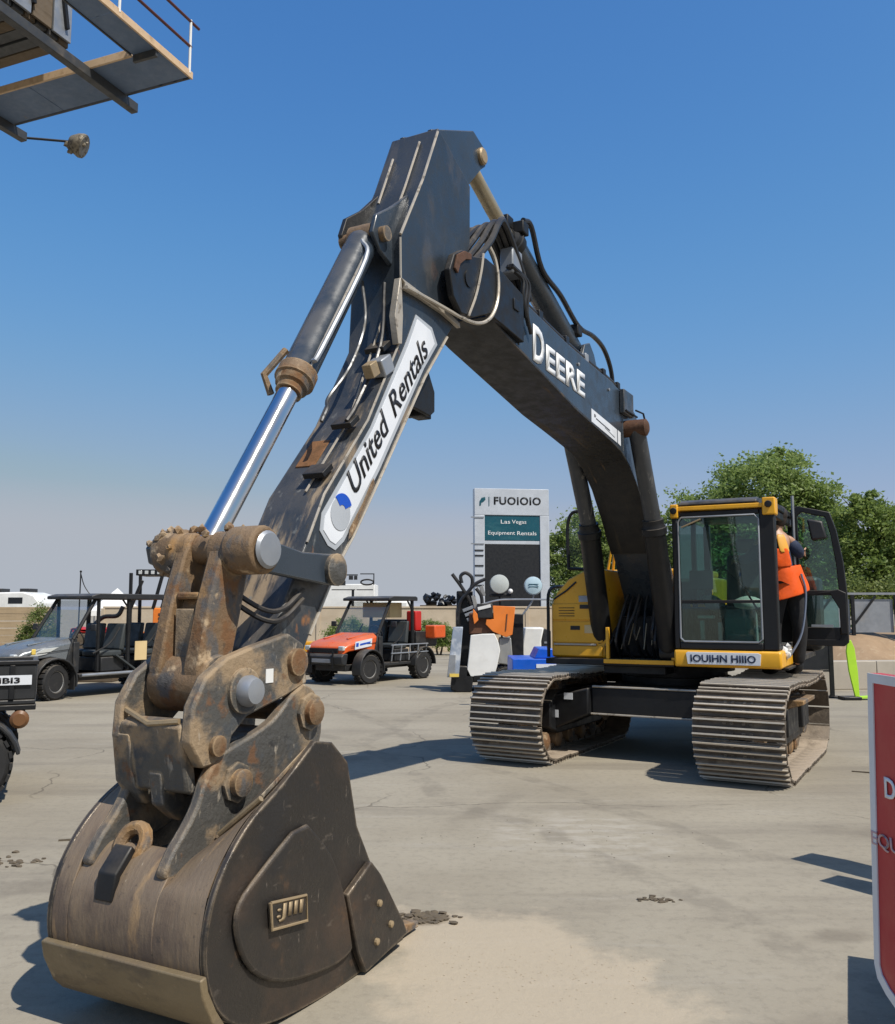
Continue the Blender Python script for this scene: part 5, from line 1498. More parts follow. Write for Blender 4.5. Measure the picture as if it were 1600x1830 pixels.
for s in (1, -1):
    y0, y1 = sorted((BC + (BW - BC) * s, BC + (BW - BC + 0.028) * s))
    B().prism(side, y0, y1).build('side_plate', m_side, bucket, 0.005)
    y0, y1 = sorted((BC + (BW - BC + 0.028) * s, BC + (BW - BC + 0.052) * s))
    B().prism(cr2([(7.52, 0.73), (7.36, 0.58), (7.26, 0.40), (7.20, 0.20), (7.20, 0.13), (7.36, 0.115), (7.66, 0.165), (7.85, 0.27), (7.94, 0.42), (7.93, 0.53), (7.80, 0.62), (7.62, 0.72)], 3), y0, y1).build('side_wear_plate', m_side, bucket, 0.012, segs=3)
    y0, y1 = sorted((BC + (BW - BC + 0.0285) * s, BC + (BW - BC + 0.062) * s))
    ct = B().prism([(7.25, 0.38), (7.06, 0.475), (6.98, 0.40), (6.78, 0.14), (6.74, 0.07), (7.10, 0.012), (7.165, 0.12)], y0, y1).build('side_cutter', m_side, bucket, 0.006)
    for u, z in ((7.00, 0.28), (6.90, 0.16), (7.02, 0.12)):
        yb = BC + (BW - BC + 0.062) * s
        B().lathe([(0.016, 0), (0.015, 0.012), (0.008, 0.016)], (u, yb, z), (0, s, 0), 10).build('bolt', m_worn, ct)
y0 = BW + 0.0525
npl = B().prism([(7.775, 0.495), (7.555, 0.465), (7.545, 0.365), (7.765, 0.395)], y0, y0 + 0.018).build('name_plate', m_side, bucket, 0.006)
text(':JIII', 'lettering', m_worn, (7.745, y0 + 0.0182, 0.415), Vector((-0.22, 0, -0.03)), (0, 1, 0), 0.065, bucket, 0.005, width=0.16, bold=0.02)
B().path([(7.775, y0 + 0.018, 0.495), (7.555, y0 + 0.018, 0.465), (7.545, y0 + 0.018, 0.365), (7.765, y0 + 0.018, 0.395), (7.775, y0 + 0.018, 0.495)], 0.006, 6).build('plate_rim', m_worn, npl)
B().prism([(8.068, 0.325), (8.098, 0.318), (8.085, 0.255), (8.035, 0.155), (7.985, 0.105), (7.965, 0.125), (8.012, 0.19), (8.055, 0.27)], BF - 0.03, BW + 0.03).build('heel_wear_bar', m_heel, bucket, 0.006)
for v in (-0.29, -0.10, 0.085, 0.27, 0.455):
    tth = B()
    tth.hexa([(6.86, v - 0.045, 0.02), (6.86, v + 0.045, 0.02), (6.50, v + 0.03, 0.015), (6.50, v - 0.03, 0.015), (6.86, v - 0.045, 0.11), (6.86, v + 0.045, 0.11), (6.50, v + 0.03, 0.045), (6.50, v - 0.03, 0.045)])
    tth.build('tooth', m_link, bucket, 0.008)
ear = [(7.20, 1.26), (7.12, 1.22), (7.06, 1.12), (7.075, 0.97), (7.20, 0.85), (7.50, 0.72), (7.80, 0.62), (8.02, 0.60), (7.985, 0.69), (7.92, 0.76), (7.86, 0.84), (7.82, 0.93), (7.74, 1.015), (7.62, 1.05), (7.42, 1.115), (7.28, 1.22)]
for y0, y1 in ((0.225, 0.275), (-0.17, -0.12)):
    e_ = B().prism(cr2(ear, 3), y0, y1).build('hinge_ear', m_coup, bucket, 0.010)
    if y0 > 0:
        for (u, z, r) in ((7.165, 1.13, 0.058), (7.655, 0.895, 0.055)):
            B().lathe([(r * 1.45, 0.2755), (r * 1.5, 0.285), (r * 1.5, 0.295), (r * 1.05, 0.296)], (u, 0, z), (0, 1, 0), 8).build('pin_boss', m_coup, e_)
            B().lathe([(r, 0.2965), (r, 0.325), (r * 0.6, 0.335)], (u, 0, z), (0, 1, 0), 18).build('pin_head', m_link, e_)
B().lathe([(0.05, -0.115), (0.05, 0.22)], (7.165, 0, 1.13), (0, 1, 0), 16).build('hinge_pin', m_link, bucket)
B().lathe([(0.05, -0.115), (0.05, 0.22)], (7.70, 0, 0.90), (0, 1, 0), 16).build('hinge_pin', m_link, bucket)
B().prism([(7.955, 0.665), (8.03, 0.585), (8.045, 0.50), (8.075, 0.50), (8.06, 0.60), (7.98, 0.69)], -0.04, 0.055).build('shell_patch', m_black, bucket, 0.008)
ring = B()
rp = [(7.93 - 0.035 * math.cos(a), 0.0 + 0.065 * math.sin(a), 0.675 + 0.06 * math.cos(a)) for a in [k * 2 * PI / 16 for k in range(17)]]
ring.path(rp, 0.028, 8)
ring.build('lifting_eye', m_link, bucket)
tpl = B()
tpl.hexa([(7.44, 0.315, 0.855), (7.74, 0.315, 0.725), (7.74, 0.495, 0.865), (7.42, 0.495, 1.03), (7.45, 0.310, 0.875), (7.75, 0.310, 0.745), (7.752, 0.495, 0.883), (7.43, 0.495, 1.05)])
tpl.build('top_wear_plate', m_coup, bucket, 0.004)
B().tube((7.765, 0.30, 0.715), (7.76, 0.50, 0.87), 0.012, n=8).build('weld_bead', m_worn, bucket)

# ================================================================== UTILITY VEHICLES
def wheel(par, x, y, r=0.32, w=0.24, yaw=0.0):
    t = B()
    hw = w / 2
    t.lathe([(r * 0.55, -hw * 0.8), (r * 0.62, -hw), (r * 0.90, -hw), (r, -hw * 0.66), (r, hw * 0.66), (r * 0.90, hw), (r * 0.62, hw), (r * 0.55, hw * 0.8)], (0, 0, 0), (0, 1, 0), 30)
    for k in range(22):
        a = 2 * PI * k / 22
        for s in (-1, 1):
            t.box(-0.028, 0.028, s * hw * 0.12 if s > 0 else -hw * 0.86, hw * 0.86 if s > 0 else -hw * 0.12, r - 0.006, r + 0.018, Matrix.Rotation(a + s * 0.07, 4, 'Y'))
    o = t.build('wheel', m_rubber, par)
    rm_ = B()
    rm_.lathe([(0.03, -hw * 0.5), (r * 0.52, -hw * 0.55), (r * 0.56, -hw * 0.85), (r * 0.60, -hw * 0.9), (r * 0.60, hw * 0.9), (r * 0.56, hw * 0.85), (r * 0.50, hw * 0.55), (r * 0.22, hw * 0.45), (r * 0.20, hw * 0.7), (0.03, hw * 0.72)], (0, 0, 0), (0, 1, 0), 24)
    rm_.build('rim', m_rim, o)
    o.location = (x, y, r)
    o.rotation_euler = (0, 0, yaw)
    return o
def fender(par, x, y0, y1, r, m, a0=-15, a1=195):
    f = B()
    pr, pi_ = [], []
    for k in range(13):
        a = R(a0 + (a1 - a0) * k / 12)
        pr.append((x + (r + 0.10) * math.cos(a), 0.32 + (r + 0.10) * math.sin(a)))
        pi_.append((x + (r + 0.07) * math.cos(a), 0.32 + (r + 0.07) * math.sin(a)))
    f.prism(pr + pi_[::-1], y0, y1)
    return f.build('fender', m, par, 0.008)
def utility_vehicle(name, label, loc, rz, rows, m_hood, steer=0.0, group=None):
    t = thing(name, label, 'utility vehicle', loc, rz, group)
    wb = 1.95 if rows == 1 else 2.75
    for x in (0, -wb):
        for s in (1, -1):
            wheel(t, x, 0.63 * s, yaw=steer if x == 0 else 0)
    ch = B()
    ch.box(-wb - 0.35, 0.45, -0.42, 0.42, 0.28, 0.42)
    ch.box(-wb + 0.45, -0.50, -0.70, 0.70, 0.36, 0.42)
    for x in (0, -wb):
        ch.tube((x, -0.6, 0.32), (x, 0.6, 0.32), 0.045, n=8)
    ch.build('chassis', m_plast, t, 0.01)
    h = B()
    sec = [(0.66, 0.50, 0.62, 0.80), (0.50, 0.56, 0.70, 0.90), (0.0, 0.58, 0.74, 1.00), (-0.48, 0.60, 0.62, 1.08)]
    rings = []
    for x, hw, zl, zh in sec:
        rings.append([h.bm.verts.new(p) for p in ((x, -hw, zl), (x, hw, zl), (x, hw, zh - 0.07), (x, hw * 0.82, zh), (x, -hw * 0.82, zh), (x, -hw, zh - 0.07))])
    for a, c in zip(rings, rings[1:]):
        for k in range(6):
            h.face([a[k], a[(k + 1) % 6], c[(k + 1) % 6], c[k]])
    h.face(rings[0][::-1])
    h.face(rings[-1])
    hood = h.build('hood', m_hood, t, 0.025, segs=3)
    B().bar((0.30, -0.33, 0.962), (-0.35, -0.33, 1.056), 0.05, 0.02).build('hood_crease', m_hood, hood, 0.006)
    B().bar((0.30, 0.33, 0.962), (-0.35, 0.33, 1.056), 0.05, 0.02).build('hood_crease', m_hood, hood, 0.006)
    B().prism([(0.60, 0.40), (0.74, 0.44), (0.76, 0.60), (0.70, 0.66), (0.55, 0.66)], -0.58, 0.58).build('bumper', m_plast, t, 0.02)
    B().box(0.665, 0.685, -0.40, 0.40, 0.67, 0.77).build('grille', m_ink, t, 0.004)
    for k in range(4):
        B().box(0.686, 0.694, -0.39, 0.39, 0.682 + k * 0.022, 0.690 + k * 0.022).build('grille_bar', m_plast, t)
    for s in (1, -1):
        B().box(0.60, 0.672, s * 0.47 - 0.075, s * 0.47 + 0.075, 0.72, 0.82).build('headlight', m_lens, t, 0.02)
        B().bar((0.76, s * 0.33, 0.36), (0.76, s * 0.33, 0.72), 0.03, 0.03).build('bumper_guard', m_black, t)
        fender(t, 0, 0.56 * s, 0.80 * s, 0.32, m_plast)
        fender(t, -wb, 0.56 * s, 0.80 * s, 0.32, m_plast, 0, 180)
    B().prism([(-0.50, 0.42), (-0.50, 1.07), (-0.40, 1.07), (-0.30, 0.70), (-0.36, 0.42)], -0.62, 0.62).build('dash', m_plast, t, 0.015)
    x0 = -1.05
    for rw in range(rows):
        xs_ = x0 - rw * 0.92
        B().box(xs_ - 0.50, xs_ + 0.02, -0.60, 0.60, 0.43, 0.70).build('seat_box', m_plast, t, 0.02)
        for s in (1, -1):
            sb = B().box(xs_ - 0.46, xs_ + 0.04, s * 0.31 - 0.27, s * 0.31 + 0.27, 0.705, 0.82).build('seat', m_seat, t, 0.035, segs=3)
            B().prism([(xs_ - 0.40, 0.83), (xs_ - 0.50, 1.32), (xs_ - 0.58, 1.32), (xs_ - 0.52, 0.80)], s * 0.31 - 0.26, s * 0.31 + 0.26).build('backrest', m_seat, t, 0.03, segs=3)
    xr = x0 - (rows - 1) * 0.92 - 0.62
    for s in (1, -1):
        B().path([(-0.42, 0.60 * s, 1.05), (-0.88, 0.57 * s, 1.78)], 0.036, 8).build('front_pillar', m_black, t)
        B().path([(xr, 0.62 * s, 0.45), (xr, 0.60 * s, 1.80)], 0.040, 8).build('rear_pillar', m_black, t)
        B().path([(xr - 0.02, 0.60 * s, 1.55), (xr + 0.18, 0.60 * s, 1.79)], 0.02, 8).build('pillar_brace', m_black, t)
        if rows > 1:
            B().path([(x0 - 0.56, 0.62 * s, 0.45), (x0 - 0.56, 0.60 * s, 1.80)], 0.042, 8).build('middle_pillar', m_black, t)
            B().path([(-0.95, 0.60 * s, 0.45), (-0.93, 0.60 * s, 1.79)], 0.034, 8).build('door_pillar', m_black, t)
    B().prism([(-0.72, 1.78), (-0.72, 1.84), (-0.9, 1.885), (xr - 0.06, 1.885), (xr - 0.12, 1.86), (xr - 0.12, 1.78)], -0.68, 0.68).build('roof', m_plast, t, 0.015)
    ws = B()
    ws.hexa([(-0.430, -0.57, 1.07), (-0.424, -0.57, 1.07), (-0.424, 0.57, 1.07), (-0.430, 0.57, 1.07), (-0.870, -0.54, 1.76), (-0.864, -0.54, 1.76), (-0.864, 0.54, 1.76), (-0.870, 0.54, 1.76)])
    ws.build('windscreen', m_glass2, t)
    sw = B()
    sw.path([(-0.72 + 0.17 * math.sin(a) * 0.45, 0.30 + 0.17 * math.cos(a), 1.08 + 0.17 * math.sin(a) * 0.9) for a in [2 * PI * k / 18 for k in range(19)]], 0.014, 6)
    sw.tube((-0.52, 0.30, 0.95), (-0.72, 0.30, 1.08), 0.02, n=6)
    sw.build('steering_wheel', m_plast, t)
    for s in (1, -1):
        sp_ = B()
        for xx in (0.02, -wb + 0.02):
            sp_.path([(xx + 0.02, s * (0.40 + 0.012 * k) + 0.0, 0.42 + 0.022 * k) if k % 2 else (xx - 0.02, s * (0.40 + 0.012 * k), 0.42 + 0.022 * k) for k in range(13)], 0.013, 5)
        sp_.build('suspension', m_steel, t)
        B().bar((-0.60, 0.72 * s, 1.22), (-0.62, 0.82 * s, 1.25), 0.02, 0.02).build('mirror_arm', m_black, t)
        B().box(-0.66, -0.62, min(0.80 * s, 0.94 * s), max(0.80 * s, 0.94 * s), 1.20, 1.32).build('side_mirror', m_plast, t, 0.012)
        B().box(-0.52, -0.40, min(0.60 * s, 0.66 * s), max(0.60 * s, 0.66 * s), 0.45, 1.00).build('cowl_side', m_plast, t, 0.01)
        B().bar((0.45, 0.585 * s, 0.80), (-0.45, 0.612 * s, 0.88), 0.004, 0.012).build('panel_gap', m_ink, hood)
        B().prism([(-0.36, 0.16), (-0.36, 0.52), (-0.39, 0.52), (-0.39, 0.16)], min(0.52 * s, 0.76 * s), max(0.52 * s, 0.76 * s)).build('mud_flap', m_rubber, t)
        for rw in range(rows):
            B().path(bez([(x0 - rw * 0.92 - 0.35, 0.63 * s, 1.25), (x0 - rw * 0.92 - 0.1, 0.66 * s, 0.95), (x0 - rw * 0.92 + 0.25, 0.66 * s, 0.78)], 4), 0.016, 6).build('hip_bar', m_black, t)
    B().box(0.70, 0.76, -0.26, 0.26, 0.47, 0.55).build('winch_plate', m_steel, t, 0.006)
    bd_ = B()
    xb0, xb1 = xr - 0.06, -wb - 0.62
    bd_.box(xb1, xb0, -0.66, 0.66, 0.72, 0.76)
    bd_.box(xb1, xb0, 0.64, 0.68, 0.761, 1.08)
    bd_.box(xb1, xb0, -0.68, -0.64, 0.761, 1.08)
    bd_.box(xb0 - 0.03, xb0, -0.639, 0.639, 0.761, 1.10)
    bd_.box(xb1, xb1 + 0.03, -0.639, 0.639, 0.761, 1.06)
    bd_.build('cargo_bed', m_plast, t, 0.012)
    return t, wb, xr
def place(front_left, fwd, off=(0, 0.63)):
    f = Vector(fwd).normalized()
    l = Vector((-f.y, f.x))
    o = Vector(front_left) - f * off[0] - l * off[1]
    return (o.x, o.y, 0), math.atan2(f.y, f.x)
lc, rz = place((-6.98, 16.0), (-0.53, -0.85))
uL, wbL, xrL = utility_vehicle('utility_vehicle', 'silver two-row utility vehicle with black roof parked behind the bucket', lc, rz, 2, m_silver, R(14), 'parked utility vehicles')
B().box(-1.98, -1.70, 0.70, 0.712, 0.62, 0.98).build('document_pouch', m_tan, uL)
B().box(-3.28, -3.12, 0.685, 0.695, 0.86, 1.02).build('sticker', m_decal, uL)
B().box(0.30, 0.38, 0.575, 0.60, 0.80, 0.90).build('marker_lamp', m_amber, uL, 0.015)
B().prism([(0.50, 0.74), (0.10, 0.80), (-0.15, 0.92), (0.15, 0.90)], 0.575, 0.592).build('head_lamp_trim', m_lens, uL, 0.005)
B().path([(-0.55, 0.70, 0.40), (-2.3, 0.70, 0.40)], 0.028, 8).build('side_step', m_steel, uL)
B().bar((-1.75, 0.66, 0.44), (-1.30, 0.64, 0.74), 0.10, 0.03).build('seat_trim', m_seat, uL)
B().bar((-2.62, 0.66, 0.44), (-2.22, 0.64, 1.0), 0.12, 0.03).build('seat_trim', m_seat, uL)
lc, rz = place((-1.73, 19.4), (-0.56, -0.83))
uO, wbO, xrO = utility_vehicle('utility_vehicle', 'orange-red utility vehicle with black canopy parked in front of the tan wall', lc, rz, 1, m_orange, R(-8), 'parked utility vehicles')
B().prism([(0.36, 0.74), (0.34, 0.90), (-0.22, 0.965), (-0.20, 0.80)], 0.592, 0.602).build('sticker', m_decal, uO)
B().prism([(0.33, 0.80), (0.25, 0.80), (0.24, 0.88), (0.32, 0.875)], 0.6025, 0.607).build('sticker_emblem', m_blue, uO)
B().prism([(0.20, 0.82), (-0.15, 0.865), (-0.16, 0.90), (0.19, 0.86)], 0.6025, 0.607).build('sticker_stripe', m_blue, uO)
B().box(xrO - 0.42, xrO - 0.18, 0.30, 0.58, 1.08, 1.55).build('red_canister', m_red, uO, 0.03)
B().box(-2.55, -2.1, 0.66, 0.95, 0.92, 1.22).build('fuel_can', m_orange, uO, 0.03)
for k in range(5):
    B().path([(-0.75 - k * 0.32, 0.72, 0.45), (-0.75 - k * 0.32, 0.76, 0.80)], 0.016, 6).build('rack_bar', m_steel, uO)
for z in (0.62, 0.80):
    B().path([(-0.70, 0.75, z), (-2.1, 0.75, z)], 0.016, 6).build('rack_rail', m_steel, uO)
B().box(xrO - 0.5, xrO - 0.1, -0.5, 0.25, 0.77, 1.35).build('tool_box', m_plast, uO, 0.02)
B().box(-1.55, -1.1, -0.4, 0.4, 1.40, 1.74).build('rear_screen', m_tan, uO, 0.01)

# black trailer at the left edge
tl = thing('utility_trailer', 'black utility trailer with a white number strip, cut by the left edge', 'trailer', (-3.47, 7.7, 0), R(24))
tb_ = B()
tb_.box(-2.6, -0.015, 0.0, 1.5, 0.80, 0.84)
tb_.box(-2.6, -0.015, 0.0, 0.035, 0.841, 1.13)
tb_.box(-2.6, -0.015, 1.465, 1.5, 0.841, 1.13)
tb_.box(-0.06, -0.015, 0.036, 1.464, 0.841, 1.13)
tb_.build('cargo_bed', m_plast, tl, 0.01)
B().box(-2.62, 0.0, -0.012, 0.06, 1.131, 1.165).build('top_rail', m_black, tl, 0.006)
B().box(-2.6, -0.01, -0.02, 0.1, 0.755, 0.798).build('frame_rail', m_black, tl, 0.006)
for x in (-0.20, -0.72, -1.3):
    B().box(x - 0.02, x + 0.02, -0.018, -0.001, 0.845, 1.128).build('stake', m_black, tl, 0.004)
B().box(-0.66, -0.05, -0.024, -0.019, 0.965, 1.045).build('number_strip', m_decal, tl)
text('38BD IBI3', 'lettering', m_ink, (-0.58, -0.025, 0.98), (1, 0, 0), (0, -1, 0), 0.048, tl, 0.003, width=0.44, bold=0.03)
B().lathe([(0.02, 0), (0.075, 0.004), (0.075, 0.05), (0.05, 0.07)], (-0.13, 0.02, 0.68), (0, -1, 0), 18).build('tail_lamp', mat('dull amber lamp', (0.16, 0.075, 0.03), 0.3), tl)
B().box(-0.17, -0.09, 0.02, 0.06, 0.70, 0.76).build('lamp_bracket', m_black, tl)
w1 = wheel(tl, -0.51, 0.02, 0.33, 0.22)
w2 = wheel(tl, -0.51, 1.45, 0.33, 0.22)
fender(tl, -0.51, -0.10, 0.14, 0.31, m_plast, 12, 168)
B().tube((-0.60, 0.0, 0.33), (-0.60, 1.45, 0.33), 0.04, n=8).build('axle', m_black, tl)

# orange tracked machine with black canopy frame
om = thing('tracked_carrier', 'orange tracked carrier with a tall black canopy frame behind the silver utility vehicle', 'loader', (-7.4, 21, 0), R(4))
for y in (-0.45, 0.45):
    tkk = B().prism([(-0.1, 0.12), (0.1, 0.0), (1.3, 0.0), (1.5, 0.14), (1.45, 0.36), (1.2, 0.44), (0.1, 0.44), (-0.12, 0.3)], y - 0.16, y + 0.16).build('track', m_rubber, om, 0.02)
B().prism([(0.35, 0.5), (0.35, 1.05), (0.62, 1.15), (0.62, 1.62), (1.25, 1.62), (1.35, 1.5), (1.35, 0.5)], -0.42, 0.42).build('body', m_orange2, om, 0.03)
for k in range(4):
    B().box(0.75, 1.2, -0.432, -0.423, 1.18 + k * 0.09, 1.23 + k * 0.09).build('vent', m_brown, om)
B().box(1.0, 1.33, -0.44, -0.425, 0.6, 1.02).build('panel', m_plast, om, 0.01)
for p in (((0.12, -0.4, 0.5), (0.10, -0.4, 2.42)), ((0.12, 0.4, 0.5), (0.10, 0.4, 2.42)), ((0.62, -0.4, 1.60), (0.82, -0.4, 2.42)), ((0.62, 0.4, 1.60), (0.82, 0.4, 2.42)), ((0.12, -0.4, 1.62), (0.36, -0.4, 2.25))):
    B().bar(p[0], p[1], 0.07, 0.07).build('canopy_post', m_black, om, 0.008)
B().box(0.22, 0.86, -0.45, 0.45, 2.36, 2.50).build('canopy_beam', m_black, om, 0.01)
for k in range(4):
    B().box(0.28 + k * 0.14, 0.36 + k * 0.14, -0.465, -0.451, 2.39, 2.47).build('lamp', m_lens, om, 0.005)
B().box(0.92, 1.14, -0.3, 0.3, 1.75, 2.35).build('blue_panel', mat('pale blue panel', (0.20, 0.36, 0.60), 0.5), om, 0.01)
B().tube((1.0, 0.0, 1.62), (1.0, 0.0, 1.76), 0.03, n=8).build('panel_post', m_black, om)
rdm = thing('red_blower', 'red engine with black guard seen through the open rear row of the silver vehicle', 'engine', (-7.9, 20.2, 0), 0)
B().box(-0.45, 0.55, -0.3, 0.3, 0, 1.05).build('stand', m_boardd, rdm, 0.02)
B().prism([(-0.42, 1.06), (-0.48, 1.16), (-0.3, 1.20), (-0.05, 1.12), (0.15, 1.19), (0.5, 1.17), (0.5, 1.06)], -0.2, 0.2).build('engine_cover', m_red, rdm, 0.03)
B().path(bez([(0.0, 0, 1.26), (0.2, 0, 1.42), (0.5, 0, 1.45), (0.62, 0, 1.65)], 5), 0.05, 8).build('guard', m_black, rdm)

# yellow machine behind the end of the arm
ym = thing('mini_loader', 'small yellow loader standing behind the lower end of the arm', 'loader', (-4.15, 22.6, 0), R(-6))
for y in (-0.4, 0.4):
    B().prism([(-0.1, 0.12), (0.05, 0.0), (1.1, 0.0), (1.28, 0.14), (1.2, 0.36), (0.05, 0.38), (-0.12, 0.28)], y - 0.14, y + 0.14).build('track', m_rubber, ym, 0.02)
B().prism([(0.0, 0.42), (0.0, 0.82), (0.12, 1.05), (0.40, 1.12), (0.55, 0.95), (0.60, 0.42)], -0.38, 0.38).build('body', m_yellow, ym, 0.03)
B().box(0.64, 1.16, -0.36, 0.36, 0.42, 0.80).build('engine_box', m_yellow, ym, 0.025)
for k in range(5):
    B().box(0.70 + k * 0.085, 0.75 + k * 0.085, -0.372, -0.361, 0.5, 0.72).build('vent', m_ink, ym)
B().box(0.08, 0.44, -0.392, -0.381, 0.5, 0.78).build('panel', m_orange2, ym, 0.01)
B().bar((0.3, -0.42, 0.9), (1.2, -0.44, 0.35), 0.06, 0.12).build('lift_arm', m_yellow, ym, 0.01)

# ------------------------------------------------------------------ upright trencher / stand-on machine between wall and excavator
ld = thing('stand_on_trencher', 'black stand-on machine with white front shield and bright orange flaps', 'trencher', (0.16, 17.5, 0), 0)
lb = B()
lb.prism([(-0.1, 0.05), (0.05, 0.0), (0.30, 0.0), (0.34, 0.25), (0.22, 0.5), (-0.05, 0.5)], 0.0, 1.1)
lb.box(0.1, 1.05, 0.1, 1.1, 0.18, 0.30)
lb.box(0.02, 0.34, 0.22, 0.62, 0.3, 1.95)
lb.box(1.1, 1.34, 0.3, 0.8, 0.3, 1.5)
lb.build('chassis', m_black, ld, 0.02)
B().hexa([(-0.17, -0.02, 0.29), (0.06, -0.02, 0.29), (0.06, 0.06, 0.29), (-0.17, 0.06, 0.29), (-0.05, -0.02, 1.25), (0.14, -0.02, 1.25), (0.14, 0.06, 1.25), (-0.05, 0.06, 1.25)]).build('blade', mat('blue grey blade', (0.36, 0.42, 0.52), 0.4, 0.3, [((0.6, 0.62, 0.64), 3, 0.5, 0.65, 0.7)]), ld, 0.01)
B().hexa([(-0.17, -0.05, 0.29), (-0.02, -0.05, 0.29), (-0.02, -0.022, 0.29), (-0.17, -0.022, 0.29), (-0.12, -0.05, 0.72), (0.0, -0.05, 0.72), (0.0, -0.022, 0.72), (-0.12, -0.022, 0.72)]).build('blade_guard', m_steel, ld, 0.006)
B().prism([(0.20, 0.30), (0.25, 0.7), (0.29, 1.09), (0.52, 1.115), (0.75, 1.12), (0.82, 0.98), (0.86, 0.80), (0.80, 0.5), (0.74, 0.30)], 0.0, 0.09).build('front_shield', m_white, ld, 0.012)
B().box(0.26, 0.98, 0.10, 0.6, 1.10, 1.52).build('cover', m_brown, ld, 0.03)
B().prism([(0.72, 1.66), (1.16, 1.64), (1.10, 1.10), (0.98, 1.05), (0.72, 1.16), (0.58, 1.30), (0.60, 1.40), (0.74, 1.40)], 0.02, 0.07).build('orange_flap', m_orange2, ld, 0.008)
B().prism([(0.34, 1.60), (0.42, 1.50), (0.44, 1.38), (0.36, 1.30), (0.33, 1.45)], 0.0, 0.06).build('orange_flap', m_orange2, ld, 0.008)
B().bar((1.0, 0.012, 1.50), (0.97, 0.012, 1.18), 0.012, 0.02).build('flap_slit', m_brown, ld)
B().box(0.42, 0.72, 0.0, 0.3, 1.42, 1.70).build('battery_box', m_plast, ld, 0.015)
B().bar((0.43, -0.01, 1.60), (0.68, -0.01, 1.66), 0.012, 0.06).build('white_label', m_white, ld)
for k, (x, z) in enumerate(((0.14, 1.56), (0.18, 1.47), (0.22, 1.38))):
    B().bar((x, 0.16, z), (x + 0.24, 0.16, z + 0.09), 0.05, 0.065).build('lever_block', m_steel, ld, 0.008)
B().bar((0.42, 0.15, 1.55), (0.34, 0.15, 1.86), 0.06, 0.08).build('lever_block', m_rim, ld, 0.008)
B().bar((0.55, 0.15, 1.85), (0.50, 0.15, 2.05), 0.06, 0.08).build('lever_block', m_rim, ld, 0.008)
for pts in ([(-0.07, 0.1, 2.28), (0.12, 0.12, 2.02), (0.28, 0.16, 1.75), (0.36, 0.2, 1.5)],
            [(0.12, 0.1, 2.1), (0.10, 0.1, 2.24), (0.20, 0.1, 2.30), (0.32, 0.1, 2.20), (0.30, 0.12, 2.0), (0.14, 0.15, 1.82), (0.04, 0.2, 1.5), (0.06, 0.2, 1.1)],
            [(0.58, 0.1, 2.18), (0.38, 0.1, 2.08), (0.22, 0.12, 1.9), (0.08, 0.15, 1.7), (0.04, 0.18, 1.3)],
            [(0.40, 0.1, 2.0), (0.50, 0.1, 1.85), (0.52, 0.1, 1.65)]):
    B().path(bez(pts, 5), 0.035, 8).build('hose', m_hose, ld)
B().path(bez([(0.42, 0.05, 1.66), (0.8, 0.03, 1.76), (1.1, 0.05, 1.78), (1.9, 0.05, 1.78)], 5), 0.018, 7).build('handle_bar', m_steel, ld)
B().prism([(0.78, 0.55), (0.86, 1.04), (1.08, 1.04), (1.12, 0.5)], 0.1, 0.5).build('side_panel', m_rim, ld, 0.02)
wl = wheel(ld, 0.98, 0.2, 0.24, 0.2)
wl = wheel(ld, 0.98, 0.95, 0.24, 0.2)
B().box(-0.12, 0.06, -0.08, -0.051, 0.30, 0.36).build('number_plate', m_amber, ld)
def round_lamp(label, x, y, z, r, blue, bend):
    t = thing('round_floodlight', label, 'floodlight', (x, y, 0), 0, 'round floodlights beside the trencher')
    a = Vector((0.05, -1, 0.1)).normalized()
    B().lathe([(0.05, -0.14), (r * 0.8, -0.08), (r, -0.01), (r * 1.02, 0.0)], (0, 0, z), a, 26).build('housing', m_plast if not blue else m_steel, t)
    B().lathe([(r * 0.97, 0.002), (r * 0.9, 0.02), (r * 0.4, 0.045), (0.01, 0.05)], (0, 0, z), a, 26).build('lens', mat('floodlight lens blue' if blue else 'floodlight lens', (0.42, 0.55, 0.62) if blue else (0.46, 0.49, 0.47), 0.18), t)
    B().path(bez(bend, 5), 0.02, 7).build('pole', m_steel if blue else m_black, t)
    B().lathe([(0.22, 0), (0.22, 0.03), (0.03, 0.06)], (bend[0][0], bend[0][1], 0), (0, 0, 1), 14).build('base', m_black, t)
    return t
rl = round_lamp('round clear floodlight on a black pole in front of the pylon sign', 1.04, 18.0, 2.09, 0.20, False, [(0.05, 0.1, 0), (0.05, 0.1, 1.0), (0.0, 0.1, 2.0)])
B().box(-0.2, 0.24, 0.0, 0.06, 1.84, 1.90).build('bracket', m_black, rl, 0.01)
B().ball((0.22, -0.02, 1.95), 0.05, 2).build('indicator', m_white, rl)
rl = round_lamp('round bluish floodlight on a curved grey stalk right of the clear one', 1.72, 18.0, 2.06, 0.185, True, [(-0.25, 0.1, 0), (-0.30, 0.1, 0.9), (-0.28, 0.1, 1.35), (-0.02, 0.08, 1.75), (0.0, 0.06, 2.0)])
for k in range(2):
    B().box(-0.10, 0.10, -0.056, -0.048, 2.03 + k * 0.05, 2.045 + k * 0.05).build('lens_bar', m_teal, rl)
gn = thing('white_generator', 'small white generator with black vented side beside the yellow fuel tank', 'generator', (1.50, 18.6, 0), 0)
B().prism([(0.05, 0.25), (0.0, 0.80), (0.08, 1.22), (0.46, 1.22), (0.40, 0.95), (0.42, 0.25)], -0.3, 0.3).build('body', m_white, gn, 0.03)
B().prism([(0.43, 0.25), (0.41, 0.94), (0.48, 1.20), (0.60, 1.16), (0.60, 0.25)], -0.28, 0.28).build('vent_side', m_plast, gn, 0.02)
